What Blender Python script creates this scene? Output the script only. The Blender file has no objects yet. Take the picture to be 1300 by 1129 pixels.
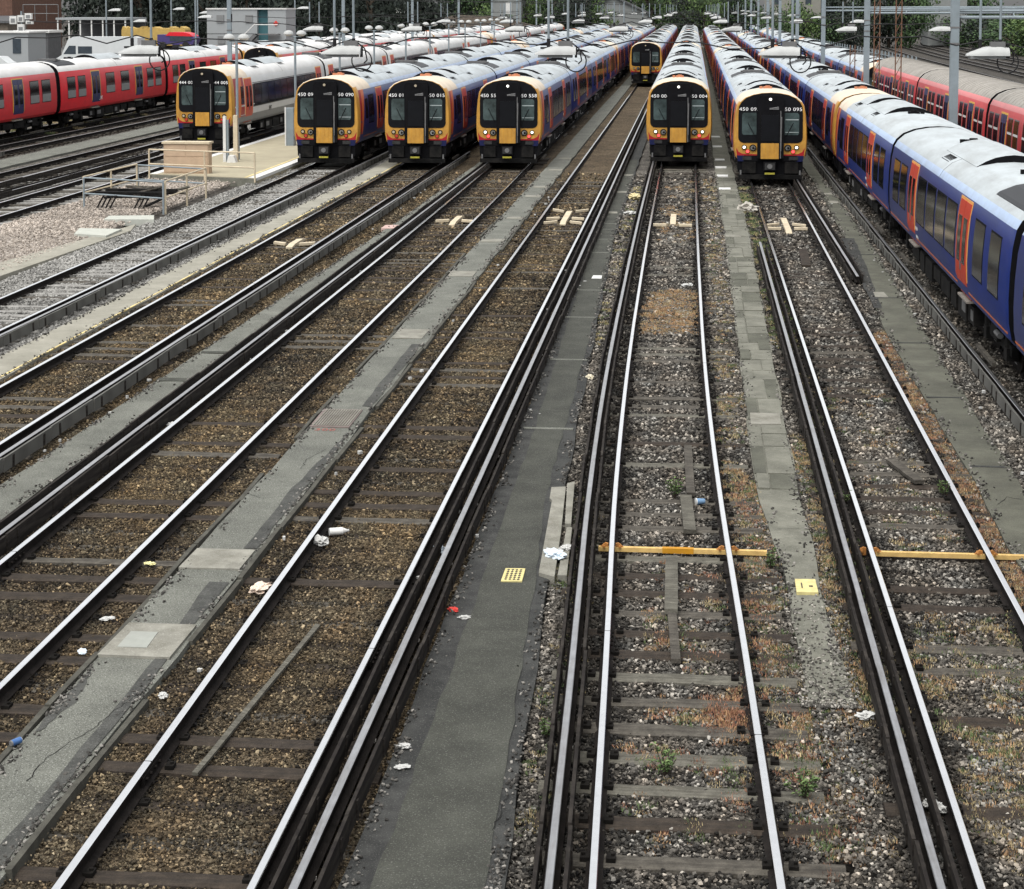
import bpy, math, random
import numpy as np
R = math.radians
rnd = random.Random(7)
rs = np.random.RandomState(11)
SC = bpy.context.scene
COL = SC.collection

# ------------------------------------------------------------------ camera, sky, sun, exposure
H = 6.705
cam = bpy.data.cameras.new("camera")
cam.sensor_width = 36.0
cam.lens = 2400.0 / 1300.0 * 36.0
cam.shift_y = -(564.5 - 200.0) / 1300.0
cam.clip_start = 0.5
cam.clip_end = 2000.0
co = bpy.data.objects.new("camera", cam)
COL.objects.link(co)
co.location = (0, 0, H)
co.rotation_euler = (math.pi / 2 - 0.0797970, 0, 0.0955178)
SC.camera = co

world = bpy.data.worlds.new("World")
SC.world = world
world.use_nodes = True
wn = world.node_tree
wn.nodes.clear()
sky = wn.nodes.new("ShaderNodeTexSky")
sky.sky_type = 'NISHITA'
sky.sun_disc = False
sky.sun_elevation = R(66)
sky.sun_rotation = R(205)
sky.air_density = 1.0
sky.dust_density = 3.0
hs = wn.nodes.new("ShaderNodeHueSaturation")
hs.inputs['Saturation'].default_value = 0.12
bg = wn.nodes.new("ShaderNodeBackground")
bg.inputs['Strength'].default_value = 0.135
wo = wn.nodes.new("ShaderNodeOutputWorld")
wn.links.new(sky.outputs[0], hs.inputs['Color'])
wn.links.new(hs.outputs[0], bg.inputs['Color'])
wn.links.new(bg.outputs[0], wo.inputs['Surface'])

sl = bpy.data.lights.new("sun", 'SUN')
sl.energy = 1.5
sl.angle = R(60)
sl.color = (1.0, 0.965, 0.91)
so = bpy.data.objects.new("sun", sl)
COL.objects.link(so)
so.rotation_euler = (R(90 - 66), 0, R(180 - 205))

vs = SC.view_settings
vs.view_transform = 'Standard'
vs.look = 'None'
vs.exposure = 1.0
vs.gamma = 1.0
vs.use_curve_mapping = False

# ------------------------------------------------------------------ materials
def mat(name, c, rough=0.6, metal=0.0, var=0.25, vscale=3.0, bump=0.0, bscale=30.0, spec=0.2, dirt=None, dscale=1.2, damt=0.5, emit=None, streak=False, coat=0.0, speck=None):
    m = bpy.data.materials.new(name)
    m.use_nodes = True
    nt = m.node_tree
    b = nt.nodes["Principled BSDF"]
    b.inputs['Roughness'].default_value = rough
    b.inputs['Metallic'].default_value = metal
    b.inputs['Specular IOR Level'].default_value = spec
    b.inputs['Coat Weight'].default_value = coat
    tc = nt.nodes.new("ShaderNodeTexCoord")
    last = None
    if var > 0:
        n = nt.nodes.new("ShaderNodeTexNoise")
        n.inputs['Scale'].default_value = vscale
        n.inputs['Detail'].default_value = 6
        n.inputs['Roughness'].default_value = 0.65
        nt.links.new(tc.outputs['Object'], n.inputs['Vector'])
        r = nt.nodes.new("ShaderNodeValToRGB")
        r.color_ramp.elements[0].position = 0.3
        r.color_ramp.elements[1].position = 0.7
        r.color_ramp.elements[0].color = [x * (1 - var) for x in c[:3]] + [1]
        r.color_ramp.elements[1].color = [min(1, x * (1 + var)) for x in c[:3]] + [1]
        nt.links.new(n.outputs['Fac'], r.inputs['Fac'])
        last = r.outputs['Color']
    if dirt:
        n2 = nt.nodes.new("ShaderNodeTexNoise")
        n2.inputs['Scale'].default_value = dscale
        n2.inputs['Detail'].default_value = 8
        n2.inputs['Roughness'].default_value = 0.7
        if streak:
            mp = nt.nodes.new("ShaderNodeMapping")
            mp.inputs['Scale'].default_value = streak
            nt.links.new(tc.outputs['Object'], mp.inputs['Vector'])
            nt.links.new(mp.outputs[0], n2.inputs['Vector'])
        else:
            nt.links.new(tc.outputs['Object'], n2.inputs['Vector'])
        r2 = nt.nodes.new("ShaderNodeValToRGB")
        r2.color_ramp.elements[0].position = 0.42
        r2.color_ramp.elements[1].position = 0.72
        r2.color_ramp.elements[0].color = (0, 0, 0, 1)
        r2.color_ramp.elements[1].color = (damt, damt, damt, 1)
        nt.links.new(n2.outputs['Fac'], r2.inputs['Fac'])
        mx = nt.nodes.new("ShaderNodeMix")
        mx.data_type = 'RGBA'
        nt.links.new(r2.outputs['Color'], mx.inputs[0])
        if last: nt.links.new(last, mx.inputs[6])
        else: mx.inputs[6].default_value = list(c[:3]) + [1]
        mx.inputs[7].default_value = list(dirt) + [1]
        last = mx.outputs[2]
    if speck:
        for k, (ss, col_, lo, hi, am) in enumerate(speck):
            n4 = nt.nodes.new("ShaderNodeTexNoise")
            n4.inputs['Scale'].default_value = ss
            n4.inputs['Detail'].default_value = 3
            nt.links.new(tc.outputs['Object'], n4.inputs['Vector'])
            r4 = nt.nodes.new("ShaderNodeMapRange")
            r4.inputs['From Min'].default_value = lo; r4.inputs['From Max'].default_value = hi
            r4.inputs['To Max'].default_value = am
            nt.links.new(n4.outputs['Fac'], r4.inputs['Value'])
            m4 = nt.nodes.new("ShaderNodeMix"); m4.data_type = 'RGBA'
            nt.links.new(r4.outputs[0], m4.inputs[0])
            if last: nt.links.new(last, m4.inputs[6])
            else: m4.inputs[6].default_value = list(c[:3]) + [1]
            m4.inputs[7].default_value = list(col_) + [1]
            last = m4.outputs[2]
    if last: nt.links.new(last, b.inputs['Base Color'])
    else: b.inputs['Base Color'].default_value = list(c[:3]) + [1]
    if bump > 0:
        n3 = nt.nodes.new("ShaderNodeTexNoise")
        n3.inputs['Scale'].default_value = bscale
        n3.inputs['Detail'].default_value = 5
        nt.links.new(tc.outputs['Object'], n3.inputs['Vector'])
        bp = nt.nodes.new("ShaderNodeBump")
        bp.inputs['Strength'].default_value = bump
        bp.inputs['Distance'].default_value = 0.02
        nt.links.new(n3.outputs['Fac'], bp.inputs['Height'])
        nt.links.new(bp.outputs[0], b.inputs['Normal'])
    if emit:
        b.inputs['Emission Color'].default_value = list(emit[:3]) + [1]
        b.inputs['Emission Strength'].default_value = emit[3]
    return m

def ballast_mat(name, dark, mid, light, scale):
    """fine stone bed: every voronoi cell is one small stone of its own tone"""
    m = bpy.data.materials.new(name)
    m.use_nodes = True
    nt = m.node_tree
    b = nt.nodes["Principled BSDF"]
    b.inputs['Roughness'].default_value = 0.9
    b.inputs['Specular IOR Level'].default_value = 0.2
    tc = nt.nodes.new("ShaderNodeTexCoord")
    v = nt.nodes.new("ShaderNodeTexVoronoi")
    v.inputs['Scale'].default_value = scale
    nt.links.new(tc.outputs['Object'], v.inputs['Vector'])
    sp = nt.nodes.new("ShaderNodeSeparateColor")
    nt.links.new(v.outputs['Color'], sp.inputs[0])
    n = nt.nodes.new("ShaderNodeTexNoise")
    n.inputs['Scale'].default_value = 0.9
    n.inputs['Detail'].default_value = 6
    nt.links.new(tc.outputs['Object'], n.inputs['Vector'])
    ad = nt.nodes.new("ShaderNodeMath")
    ad.operation = 'MULTIPLY_ADD'
    ad.inputs[1].default_value = 0.75
    nt.links.new(sp.outputs[0], ad.inputs[0])
    sc = nt.nodes.new("ShaderNodeMath")
    sc.operation = 'MULTIPLY_ADD'
    sc.inputs[1].default_value = 0.7
    sc.inputs[2].default_value = -0.2
    nt.links.new(n.outputs['Fac'], sc.inputs[0])
    nt.links.new(sc.outputs[0], ad.inputs[2])
    r = nt.nodes.new("ShaderNodeValToRGB")
    e = r.color_ramp.elements
    e[0].position = 0.15; e[0].color = list(dark) + [1]
    e[1].position = 0.95; e[1].color = list(light) + [1]
    k = e.new(0.6); k.color = list(mid) + [1]
    nt.links.new(ad.outputs[0], r.inputs['Fac'])
    nt.links.new(r.outputs['Color'], b.inputs['Base Color'])
    bp = nt.nodes.new("ShaderNodeBump")
    bp.inputs['Strength'].default_value = 0.9
    bp.inputs['Distance'].default_value = 0.03
    bp.invert = True
    nt.links.new(v.outputs['Distance'], bp.inputs['Height'])
    nt.links.new(bp.outputs[0], b.inputs['Normal'])
    return m

def instance_mat(name, attr, rough=0.9, var=0.3):
    m = bpy.data.materials.new(name)
    m.use_nodes = True
    nt = m.node_tree
    b = nt.nodes["Principled BSDF"]
    b.inputs['Roughness'].default_value = rough
    b.inputs['Specular IOR Level'].default_value = 0.25
    a = nt.nodes.new("ShaderNodeAttribute")
    a.attribute_type = 'INSTANCER'
    a.attribute_name = attr
    nt.links.new(a.outputs['Color'], b.inputs['Base Color'])
    return m

def leaf_mat(name, c1, c2):
    m = bpy.data.materials.new(name)
    m.use_nodes = True
    nt = m.node_tree
    b = nt.nodes["Principled BSDF"]
    b.inputs['Roughness'].default_value = 0.7
    b.inputs['Specular IOR Level'].default_value = 0.2
    g = nt.nodes.new("ShaderNodeNewGeometry")
    r = nt.nodes.new("ShaderNodeValToRGB")
    r.color_ramp.elements[0].color = list(c1) + [1]
    r.color_ramp.elements[1].color = list(c2) + [1]
    nt.links.new(g.outputs['Random Per Island'], r.inputs['Fac'])
    nt.links.new(r.outputs['Color'], b.inputs['Base Color'])
    return m

GR = (0.045, 0.04, 0.035)
MT = {}
MT['rail_top'] = mat('rail_top', (0.93, 0.93, 0.92), 0.18, 1.0, 0.06, 6, spec=0.5)
MT['cond_top'] = mat('conductor_top', (0.52, 0.52, 0.52), 0.36, 1.0, 0.15, 5, dirt=(0.2, 0.17, 0.14), dscale=2, damt=0.5, streak=(8, 0.6, 1))
MT['rail_side'] = mat('rail_side', (0.012, 0.010, 0.009), 0.85, 0.0, 0.5, 5, bump=0.3, spec=.1)
MT['rail_dull'] = mat('rail_dull_top', (0.35, 0.34, 0.33), 0.45, 1.0, 0.2, 5)
MT['chair'] = mat('rail_chair_iron', (0.010, 0.009, 0.008), 0.9, 0, 0.5, 12, spec=.08)
MT['timber'] = mat('sleeper_timber', (0.075, 0.068, 0.056), 0.85, 0, 0.5, 6, bump=0.6, bscale=40, dirt=(0.018, 0.015, 0.013), dscale=2.5, damt=0.9, streak=(0.5, 6, 1))
MT['timber_pale'] = mat('weathered_timber', (0.105, 0.1, 0.082), 0.85, 0, 0.4, 6, bump=0.6, bscale=40, dirt=(0.03, 0.026, 0.02), dscale=3, damt=0.95, streak=(0.5, 8, 1))
MT['timber_brown'] = mat('oily_brown_timber', (0.036, 0.028, 0.021), 0.85, 0, 0.5, 6, bump=0.6, bscale=40, dirt=(0.012, 0.01, 0.009), dscale=2.5, damt=0.9, streak=(0.5, 6, 1))
MT['concrete_sleeper'] = mat('concrete_sleeper', (0.24, 0.235, 0.22), 0.9, 0, 0.3, 5, dirt=(0.06, 0.055, 0.05), dscale=2, damt=0.8)
MT['board'] = mat('guard_board_dark', (0.014, 0.012, 0.011), 0.85, 0, 0.4, 4, dirt=(0.075, 0.066, 0.055), dscale=3, damt=0.5, streak=(1, 0.5, 6), spec=.1)
MT['board_grey'] = mat('guard_board_grey', (0.115, 0.114, 0.104), 0.9, 0, 0.3, 4, dirt=(0.03, 0.028, 0.025), dscale=2, damt=0.8)
MT['insul'] = mat('insulator_pot', (0.5, 0.48, 0.45), 0.5, 0, 0.3, 10)
MT['asphalt'] = mat('asphalt_path', (0.134, 0.137, 0.118), 0.92, 0, 0.25, 1.4, bump=0.6, bscale=140, dirt=(0.075, 0.077, 0.066), dscale=0.8, damt=0.75, speck=[(60, (.30, .31, .28), .56, .66, .75), (75, (.03, .03, .028), .56, .66, .8)])
MT['asphalt_dark'] = mat('asphalt_patch', (0.032, 0.033, 0.032), 0.92, 0, 0.3, 3, bump=0.6, bscale=140, dirt=(0.07, 0.07, 0.065), dscale=3, damt=0.45, speck=[(70, (.14, .14, .13), .6, .68, .6)])
MT['asphalt_strip'] = mat('dark_trench_asphalt', (0.05, 0.051, 0.047), 0.92, 0, 0.3, 3, bump=0.6, bscale=140, dirt=(0.09, 0.09, 0.082), dscale=3, damt=0.5, speck=[(70, (.16, .16, .15), .58, .68, .6)])
MT['asphalt_mid'] = mat('asphalt_worn', (0.053, 0.055, 0.046), 0.92, 0, 0.28, 2, bump=0.6, bscale=140, dirt=(0.03, 0.031, 0.027), dscale=1.1, damt=0.75, speck=[(65, (.15, .15, .135), .57, .67, .6), (80, (.02, .02, .018), .57, .67, .6)])
MT['asphalt_cable'] = mat('cable_path_concrete', (0.092, 0.093, 0.073), 0.92, 0, 0.25, 1.6, bump=0.5, bscale=140, dirt=(0.05, 0.05, 0.041), dscale=1.3, damt=0.8, speck=[(65, (.17, .17, .15), .57, .67, .5)])
MT['beige_path'] = mat('pale_concrete_path', (0.25, 0.24, 0.2), 0.9, 0, 0.15, 2, bump=0.25, bscale=90, dirt=(0.15, 0.145, 0.115), dscale=0.7, damt=0.75, speck=[(50, (.33, .32, .28), .57, .68, .5)])
MT['conc'] = mat('concrete_slab', (0.21, 0.205, 0.175), 0.9, 0, 0.25, 3, bump=0.3, bscale=80, dirt=(0.1, 0.095, 0.075), dscale=2.5, damt=0.85, speck=[(60, (.32, .31, .28), .58, .68, .6)])
MT['conc2'] = mat('concrete_slab_grey', (0.145, 0.144, 0.118), 0.9, 0, 0.25, 2.2, bump=0.3, bscale=80, dirt=(0.07, 0.07, 0.056), dscale=1.8, damt=0.85, speck=[(60, (.23, .23, .2), .57, .68, .6)])
MT['kerb'] = mat('concrete_kerb', (0.07, 0.068, 0.056), 0.9, 0, 0.3, 3, bump=0.4, bscale=60, dirt=(0.025, 0.024, 0.02), dscale=2, damt=0.9)
MT['white'] = mat('white_plastic', (0.55, 0.55, 0.53), 0.5, 0, 0.12, 6)
MT['paper'] = mat('litter_paper', (0.4, 0.4, 0.385), 0.7, 0, 0.35, 9)
MT['yellow_bar'] = mat('yellow_painted_steel', (0.56, 0.38, 0.14), 0.6, 0, 0.12, 8, dirt=(0.3, 0.2, 0.08), dscale=9, damt=0.6)
MT['ochre'] = mat('ochre_painted_steel', (0.42, 0.2, 0.015), 0.6, 0, 0.15, 8)
MT['clamp'] = mat('orange_clamp', (0.3, 0.13, 0.035), 0.7, 0, 0.4, 8)
MT['yplate'] = mat('yellow_plate', (0.5, 0.44, 0.2), 0.7, 0, 0.2, 12)
MT['ink'] = mat('dark_print', (0.05, 0.045, 0.04), 0.8, 0, 0.2, 12)
MT['redpaint'] = mat('red_stencil_paint', (0.26, 0.09, 0.075), 0.85, 0, 0.4, 20)
MT['ribmetal'] = mat('ribbed_cover', (0.15, 0.12, 0.11), 0.7, 0, 0.3, 10)
MT['yline'] = mat('yellow_line_paint', (0.62, 0.5, 0.22), 0.85, 0, 0.3, 5, dirt=(0.3, 0.28, 0.2), dscale=4, damt=0.9)
# trains
MT['navy'] = mat('navy_body_paint', (0.009, 0.023, 0.135), 0.32, 0, 0.12, 1.5, dirt=(0.022, 0.032, 0.085), dscale=1.1, damt=0.5, streak=(1, 0.5, 2.5), spec=.2)
MT['navy_dark'] = mat('dark_navy_valance', (0.006, 0.009, 0.05), 0.5, 0, 0.2, 3)
MT['cant_blue'] = mat('pale_blue_cantrail', (0.33, 0.42, 0.57), 0.4, 0, 0.08, 2, dirt=(0.25, 0.29, 0.35), dscale=1.5, damt=0.6)
MT['roof'] = mat('pale_grey_roof', (0.37, 0.405, 0.42), 0.5, 0, 0.08, 1.2, dirt=(0.2, 0.205, 0.2), dscale=0.9, damt=0.65, streak=(2, 0.5, 1))
MT['roof_cream'] = mat('cream_roof', (0.55, 0.475, 0.375), 0.5, 0, 0.08, 2, dirt=(0.36, 0.3, 0.23), dscale=1.5, damt=0.5)
MT['roof_white'] = mat('white_roof', (0.55, 0.55, 0.54), 0.5, 0, 0.06, 1.5, dirt=(0.36, 0.35, 0.33), dscale=0.9, damt=0.5, streak=(2, 0.5, 1))
MT['roof_grey'] = mat('ribbed_grey_roof', (0.27, 0.255, 0.23), 0.7, 0, 0.15, 2, dirt=(0.17, 0.155, 0.135), dscale=1.4, damt=0.7)
MT['cyellow'] = mat('cab_yellow', (0.46, 0.245, 0.045), 0.42, 0, 0.12, 2, dirt=(0.22, 0.105, 0.03), dscale=2.2, damt=0.65, streak=(2, 2, .7))
MT['vent_peach'] = mat('peach_vent', (0.42, 0.17, 0.09), 0.5, 0, 0.1, 4)
MT['cred'] = mat('livery_red', (0.27, 0.014, 0.016), 0.4, 0, 0.1, 2)
MT['orange'] = mat('livery_orange', (0.5, 0.125, 0.03), 0.4, 0, 0.1, 2)
MT['dorange'] = mat('door_frame_orange', (0.62, 0.3, 0.08), 0.4, 0, 0.08, 2)
MT['dred'] = mat('door_red', (0.45, 0.042, 0.02), 0.4, 0, 0.12, 2, dirt=(0.27, 0.04, 0.025), dscale=2, damt=0.5)
MT['redbody'] = mat('red_body_paint', (0.56, 0.016, 0.026), 0.35, 0, 0.1, 1.5, dirt=(0.36, 0.024, 0.03), dscale=1.2, damt=0.6, streak=(1, 0.4, 2.5))
MT['redpale'] = mat('faded_red_paint', (0.46, 0.045, 0.05), 0.4, 0, 0.1, 1.5, dirt=(0.3, 0.045, 0.045), dscale=1.2, damt=0.6, streak=(1, 0.4, 2.5))
MT['pinkcant'] = mat('pale_red_cantrail', (0.52, 0.16, 0.16), 0.4, 0, 0.1, 2)
MT['dblue'] = mat('door_blue', (0.012, 0.014, 0.075), 0.35, 0, 0.15, 2)
MT['dyellow'] = mat('door_frame_yellow', (0.58, 0.34, 0.05), 0.4, 0, 0.08, 2)
MT['whitebody'] = mat('white_body_paint', (0.52, 0.53, 0.53), 0.35, 0, 0.06, 1.5, dirt=(0.36, 0.36, 0.35), dscale=1.2, damt=0.4, streak=(1, 0.4, 2.5))
MT['greyband'] = mat('grey_lower_band', (0.17, 0.175, 0.175), 0.45, 0, 0.1, 2)
MT['black'] = mat('black_mask', (0.005, 0.0055, 0.007), 0.4, 0, 0.2, 3, spec=.12)
MT['rubber'] = mat('black_rubber', (0.005, 0.005, 0.006), 0.75, 0, 0.3, 4, spec=.08)
MT['under'] = mat('underframe_grime', (0.007, 0.007, 0.007), 0.85, 0, 0.5, 3, dirt=(0.028, 0.025, 0.022), dscale=3, damt=0.5, spec=.1)
MT['glass'] = mat('dark_window_glass', (0.004, 0.005, 0.006), 0.1, 0, 0.0, spec=0.35)
MT['screen'] = mat('windscreen_glass', (0.042, 0.06, 0.06), 0.1, 0, 0.6, 2.2, spec=0.5)
MT['blind'] = mat('pale_blind', (0.3, 0.34, 0.34), 0.6, 0, 0.1, 3)
MT['chrome'] = mat('lamp_reflector', (0.6, 0.6, 0.58), 0.15, 1.0, 0.3, 9)
MT['lampoff'] = mat('unlit_marker_glass', (0.35, 0.3, 0.22), 0.15, 0, 0.2, 9)
MT['tailoff'] = mat('unlit_tail_glass', (0.4, 0.05, 0.03), 0.15, 0, 0.2, 9)
MT['lampon'] = mat('lit_marker', (0.9, 0.9, 0.85), 0.3, 0, 0, emit=(1, 0.96, 0.86, .7))
MT['tailon'] = mat('lit_tail', (0.8, 0.05, 0.05), 0.3, 0, 0, emit=(1, 0.07, 0.07, .9))
MT['num'] = mat('white_lettering', (0.8, 0.8, 0.8), 0.6, 0, 0)
MT['step'] = mat('step_plate', (0.22, 0.2, 0.175), 0.7, 0, 0.3, 6)
MT['metal'] = mat('grey_equipment', (0.13, 0.13, 0.13), 0.55, 0.2, 0.2, 4)
MT['coupl'] = mat('coupler_face', (0.03, 0.03, 0.03), 0.5, 0.2, 0.4, 6)
MT['lime'] = mat('yellow_green_tag', (0.3, 0.27, 0.04), 0.6, 0, 0.1, 6)
# yard
MT['galv'] = mat('galvanised_steel', (0.2, 0.235, 0.255), 0.6, 0.1, 0.12, 2, dirt=(0.14, 0.16, 0.165), dscale=1.5, damt=0.5)
MT['lampwhite'] = mat('lamp_body', (0.36, 0.37, 0.365), 0.55, 0, 0.08, 3, dirt=(0.24, 0.24, 0.23), dscale=3, damt=0.5)
MT['cable'] = mat('black_cable', (0.012, 0.012, 0.013), 0.6, 0, 0)
MT['cream'] = mat('cream_paint', (0.5, 0.43, 0.31), 0.6, 0, 0.1, 4, dirt=(0.3, 0.24, 0.16), dscale=3, damt=0.6)
MT['beige'] = mat('beige_cabinet_paint', (0.42, 0.31, 0.215), 0.6, 0, 0.08, 3, dirt=(0.33, 0.245, 0.17), dscale=2, damt=0.5)
MT['platform'] = mat('platform_surface', (0.31, 0.28, 0.2), 0.9, 0, 0.1, 1, bump=0.2, bscale=80, dirt=(0.23, 0.205, 0.15), dscale=0.7, damt=0.6)
MT['rust'] = mat('rusty_steel', (0.13, 0.07, 0.045), 0.85, 0.1, 0.4, 6)
MT['brick'] = mat('brown_brick', (0.11, 0.062, 0.046), 0.9, 0, 0.3, 3, bump=0.2)
MT['brick2'] = mat('grey_brown_brick', (0.13, 0.11, 0.09), 0.9, 0, 0.3, 3)
MT['cabin'] = mat('cabin_panel', (0.27, 0.285, 0.29), 0.6, 0, 0.06, 2, dirt=(0.2, 0.21, 0.21), dscale=2, damt=0.5)
MT['house'] = mat('render_wall', (0.2, 0.21, 0.205), 0.85, 0, 0.08, 2)
MT['slate'] = mat('slate_roof', (0.085, 0.087, 0.09), 0.75, 0, 0.2, 3)
MT['winpane'] = mat('window_pane', (0.04, 0.05, 0.06), 0.1, 0, 0.2, 2)
MT['teal'] = mat('teal_panel', (0.06, 0.15, 0.17), 0.6, 0, 0.1, 2)
MT['redcross'] = mat('red_sign_paint', (0.6, 0.05, 0.04), 0.6, 0, 0.05)
MT['vanwhite'] = mat('white_car_paint', (0.46, 0.48, 0.48), 0.35, 0, 0.04, 2)
MT['tyre'] = mat('tyre_rubber', (0.02, 0.02, 0.02), 0.85, 0, 0.2, 5)
MT['tarp'] = mat('yellow_tarpaulin', (0.38, 0.26, 0.08), 0.7, 0, 0.15, 2, bump=0.4, bscale=3)
MT['purple'] = mat('violet_paint', (0.05, 0.04, 0.13), 0.5, 0, 0.1)
MT['bark'] = mat('bark', (0.06, 0.048, 0.036), 0.9, 0, 0.3, 5)
MT['leaf_dark'] = leaf_mat('leaf_dark', (0.012, 0.017, 0.015), (0.032, 0.042, 0.032))  # backlit darkness of the left trees is put into this leaf colour
MT['leaf_mid'] = leaf_mat('leaf_mid', (0.022, 0.042, 0.018), (0.06, 0.1, 0.04))
MT['leaf_light'] = leaf_mat('leaf_light', (0.04, 0.075, 0.025), (0.11, 0.16, 0.055))
MT['ground'] = ballast_mat('yard_ground', (0.012, 0.011, 0.010), (0.04, 0.036, 0.031), (0.11, 0.098, 0.083), 12)
MT['bed_brown'] = ballast_mat('bed_brown', (0.016, 0.012, 0.008), (0.065, 0.048, 0.029), (0.2, 0.155, 0.1), 26)
MT['bed_grey'] = ballast_mat('bed_grey', (0.014, 0.013, 0.011), (0.062, 0.056, 0.048), (0.24, 0.222, 0.195), 22)
MT['bed_pale'] = ballast_mat('bed_pale', (0.06, 0.058, 0.052), (0.19, 0.185, 0.172), (0.4, 0.39, 0.365), 20)
MT['bed_pink'] = ballast_mat('bed_pink', (0.14, 0.12, 0.102), (0.3, 0.265, 0.23), (0.44, 0.4, 0.36), 16)
MT['carpark'] = mat('car_park_tarmac', (0.12, 0.12, 0.115), 0.9, 0, 0.2, 0.5)
MT['stone'] = instance_mat('ballast_stone', 'col')
MT['weed'] = instance_mat('weed_leaf', 'col', 0.8)

# ------------------------------------------------------------------ mesh helpers
class MB:
    def __init__(s):
        s.v, s.f, s.mi, s.mats = [], [], [], []
    def mid(s, m):
        m = MT[m] if isinstance(m, str) else m
        if m not in s.mats: s.mats.append(m)
        return s.mats.index(m)
    def add(s, vs, fs, m):
        o = len(s.v)
        k = s.mid(m)
        s.v += [tuple(p) for p in vs]
        for f in fs:
            s.f.append([i + o for i in f]); s.mi.append(k)
    def box(s, x0, x1, y0, y1, z0, z1, m, top=None):
        s.add([(x0, y0, z0), (x1, y0, z0), (x1, y1, z0), (x0, y1, z0), (x0, y0, z1), (x1, y0, z1), (x1, y1, z1), (x0, y1, z1)],
              [(0, 3, 2, 1), (0, 1, 5, 4), (1, 2, 6, 5), (2, 3, 7, 6), (3, 0, 4, 7)], m)
        o = len(s.v) - 8
        s.f.append([o + 4, o + 5, o + 6, o + 7]); s.mi.append(s.mid(top or m))
    def tube(s, p0, p1, r, m, n=8, r2=None, caps=True):
        p0 = np.array(p0, float); p1 = np.array(p1, float)
        d = p1 - p0; L = np.linalg.norm(d)
        if L < 1e-6: return
        d /= L
        a = np.array([0, 0, 1.0]) if abs(d[2]) < 0.9 else np.array([1.0, 0, 0])
        u = np.cross(d, a); u /= np.linalg.norm(u); w = np.cross(d, u)
        r2 = r if r2 is None else r2
        vs = []
        for p, q in ((p0, r), (p1, r2)):
            for i in range(n):
                t = 2 * math.pi * i / n
                vs.append(p + q * (math.cos(t) * u + math.sin(t) * w))
        fs = [(i, i + n, (i + 1) % n + n, (i + 1) % n) for i in range(n)]
        if caps: fs += [tuple(range(n)), tuple(range(2 * n - 1, n - 1, -1))]
        s.add(vs, fs, m)
    def path(s, pts, r, m, n=6):
        for a, b in zip(pts[:-1], pts[1:]): s.tube(a, b, r, m, n)
    def prism(s, pts, y0, y1, m, m_end=None, axis='y'):
        """closed polygon pts (a,b) swept between y0 and y1; axis y: (x,z); axis z: (x,y)"""
        n = len(pts)
        if axis == 'y': vs = [(a, y0, b) for a, b in pts] + [(a, y1, b) for a, b in pts]
        elif axis == 'x': vs = [(y0, a, b) for a, b in pts] + [(y1, a, b) for a, b in pts]
        else: vs = [(a, b, y0) for a, b in pts] + [(a, b, y1) for a, b in pts]
        s.add(vs, [(i, (i + 1) % n, (i + 1) % n + n, i + n) for i in range(n)], m)
        o = len(s.v) - 2 * n
        k = s.mid(m_end or m)
        s.f.append([o + i for i in range(n)]); s.mi.append(k)
        s.f.append([o + n + i for i in range(n - 1, -1, -1)]); s.mi.append(k)
    def disc(s, c, r, y0, y1, m, n=16, ring=None):
        """cylinder along y (lamp lens)"""
        s.tube((c[0], y0, c[1]), (c[0], y1, c[1]), r, m, n)
    def sweep(s, prof, path, mats, close=True):
        """prof: (offset,z) polygon, path: (x,y) points; mats per segment"""
        n = len(prof); P = np.array(path, float)
        T = np.gradient(P, axis=0); T /= np.linalg.norm(T, axis=1)[:, None]
        N = np.c_[T[:, 1], -T[:, 0]]
        o = len(s.v)
        for p, nn in zip(P, N):
            for a, z in prof: s.v.append((p[0] + nn[0] * a, p[1] + nn[1] * a, z))
        seg = n if close else n - 1
        for j in range(len(P) - 1):
            for i in range(seg):
                a = o + j * n + i; b = o + j * n + (i + 1) % n
                s.f.append([a, b, b + n, a + n]); s.mi.append(s.mid(mats[i] if isinstance(mats, list) else mats))
        if close:
            k = s.mid(mats[0] if isinstance(mats, list) else mats)
            s.f.append([o + i for i in range(n)][::-1]); s.mi.append(k)
            e = o + (len(P) - 1) * n
            s.f.append([e + i for i in range(n)]); s.mi.append(k)
    def mesh(s, name, smooth=None, fix=True):
        me = bpy.data.meshes.new(name)
        me.from_pydata(s.v, [], s.f)
        for m in s.mats: me.materials.append(m)
        me.polygons.foreach_set('material_index', s.mi)
        if fix:
            import bmesh
            bm = bmesh.new(); bm.from_mesh(me)
            bmesh.ops.recalc_face_normals(bm, faces=bm.faces)
            bm.to_mesh(me); bm.free()
        if smooth:
            me.shade_smooth()
            me.set_sharp_from_angle(angle=R(smooth))
        me.update()
        return me
    def build(s, name, parent=None, smooth=None, label=None, fix=True):
        if parent is not None and parent.get('worldbase'):
            b = parent['worldbase']
            s.v = [(p[0] - b[0], p[1] - b[1], p[2] - b[2]) for p in s.v]
        return link(name, s.mesh(name, smooth, fix), parent, label)

def link(name, me, parent=None, label=None, loc=None, rz=0):
    o = bpy.data.objects.new(name, me)
    COL.objects.link(o)
    if parent is not None: o.parent = parent
    if label: o['label'] = label
    if loc: o.location = loc
    if rz: o.rotation_euler = (0, 0, rz)
    return o

def thing(name, label, cat, loc=(0, 0, 0), group=None, base=True):
    """Empty at the foot of a thing; base=True: its parts are given in world coordinates"""
    o = bpy.data.objects.new(name, None)
    COL.objects.link(o)
    o.location = loc
    o.empty_display_size = 0.3
    o['label'] = label; o['category'] = cat
    if group: o['group'] = group
    if base: o['worldbase'] = list(loc)
    return o

def tag(o, label, cat, group=None):
    o['label'] = label; o['category'] = cat
    if group: o['group'] = group
    return o

def copy_tree(o, parent=None):
    c = o.copy(); COL.objects.link(c); c.parent = parent
    for ch in o.children: copy_tree(ch, c)
    return c

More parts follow.
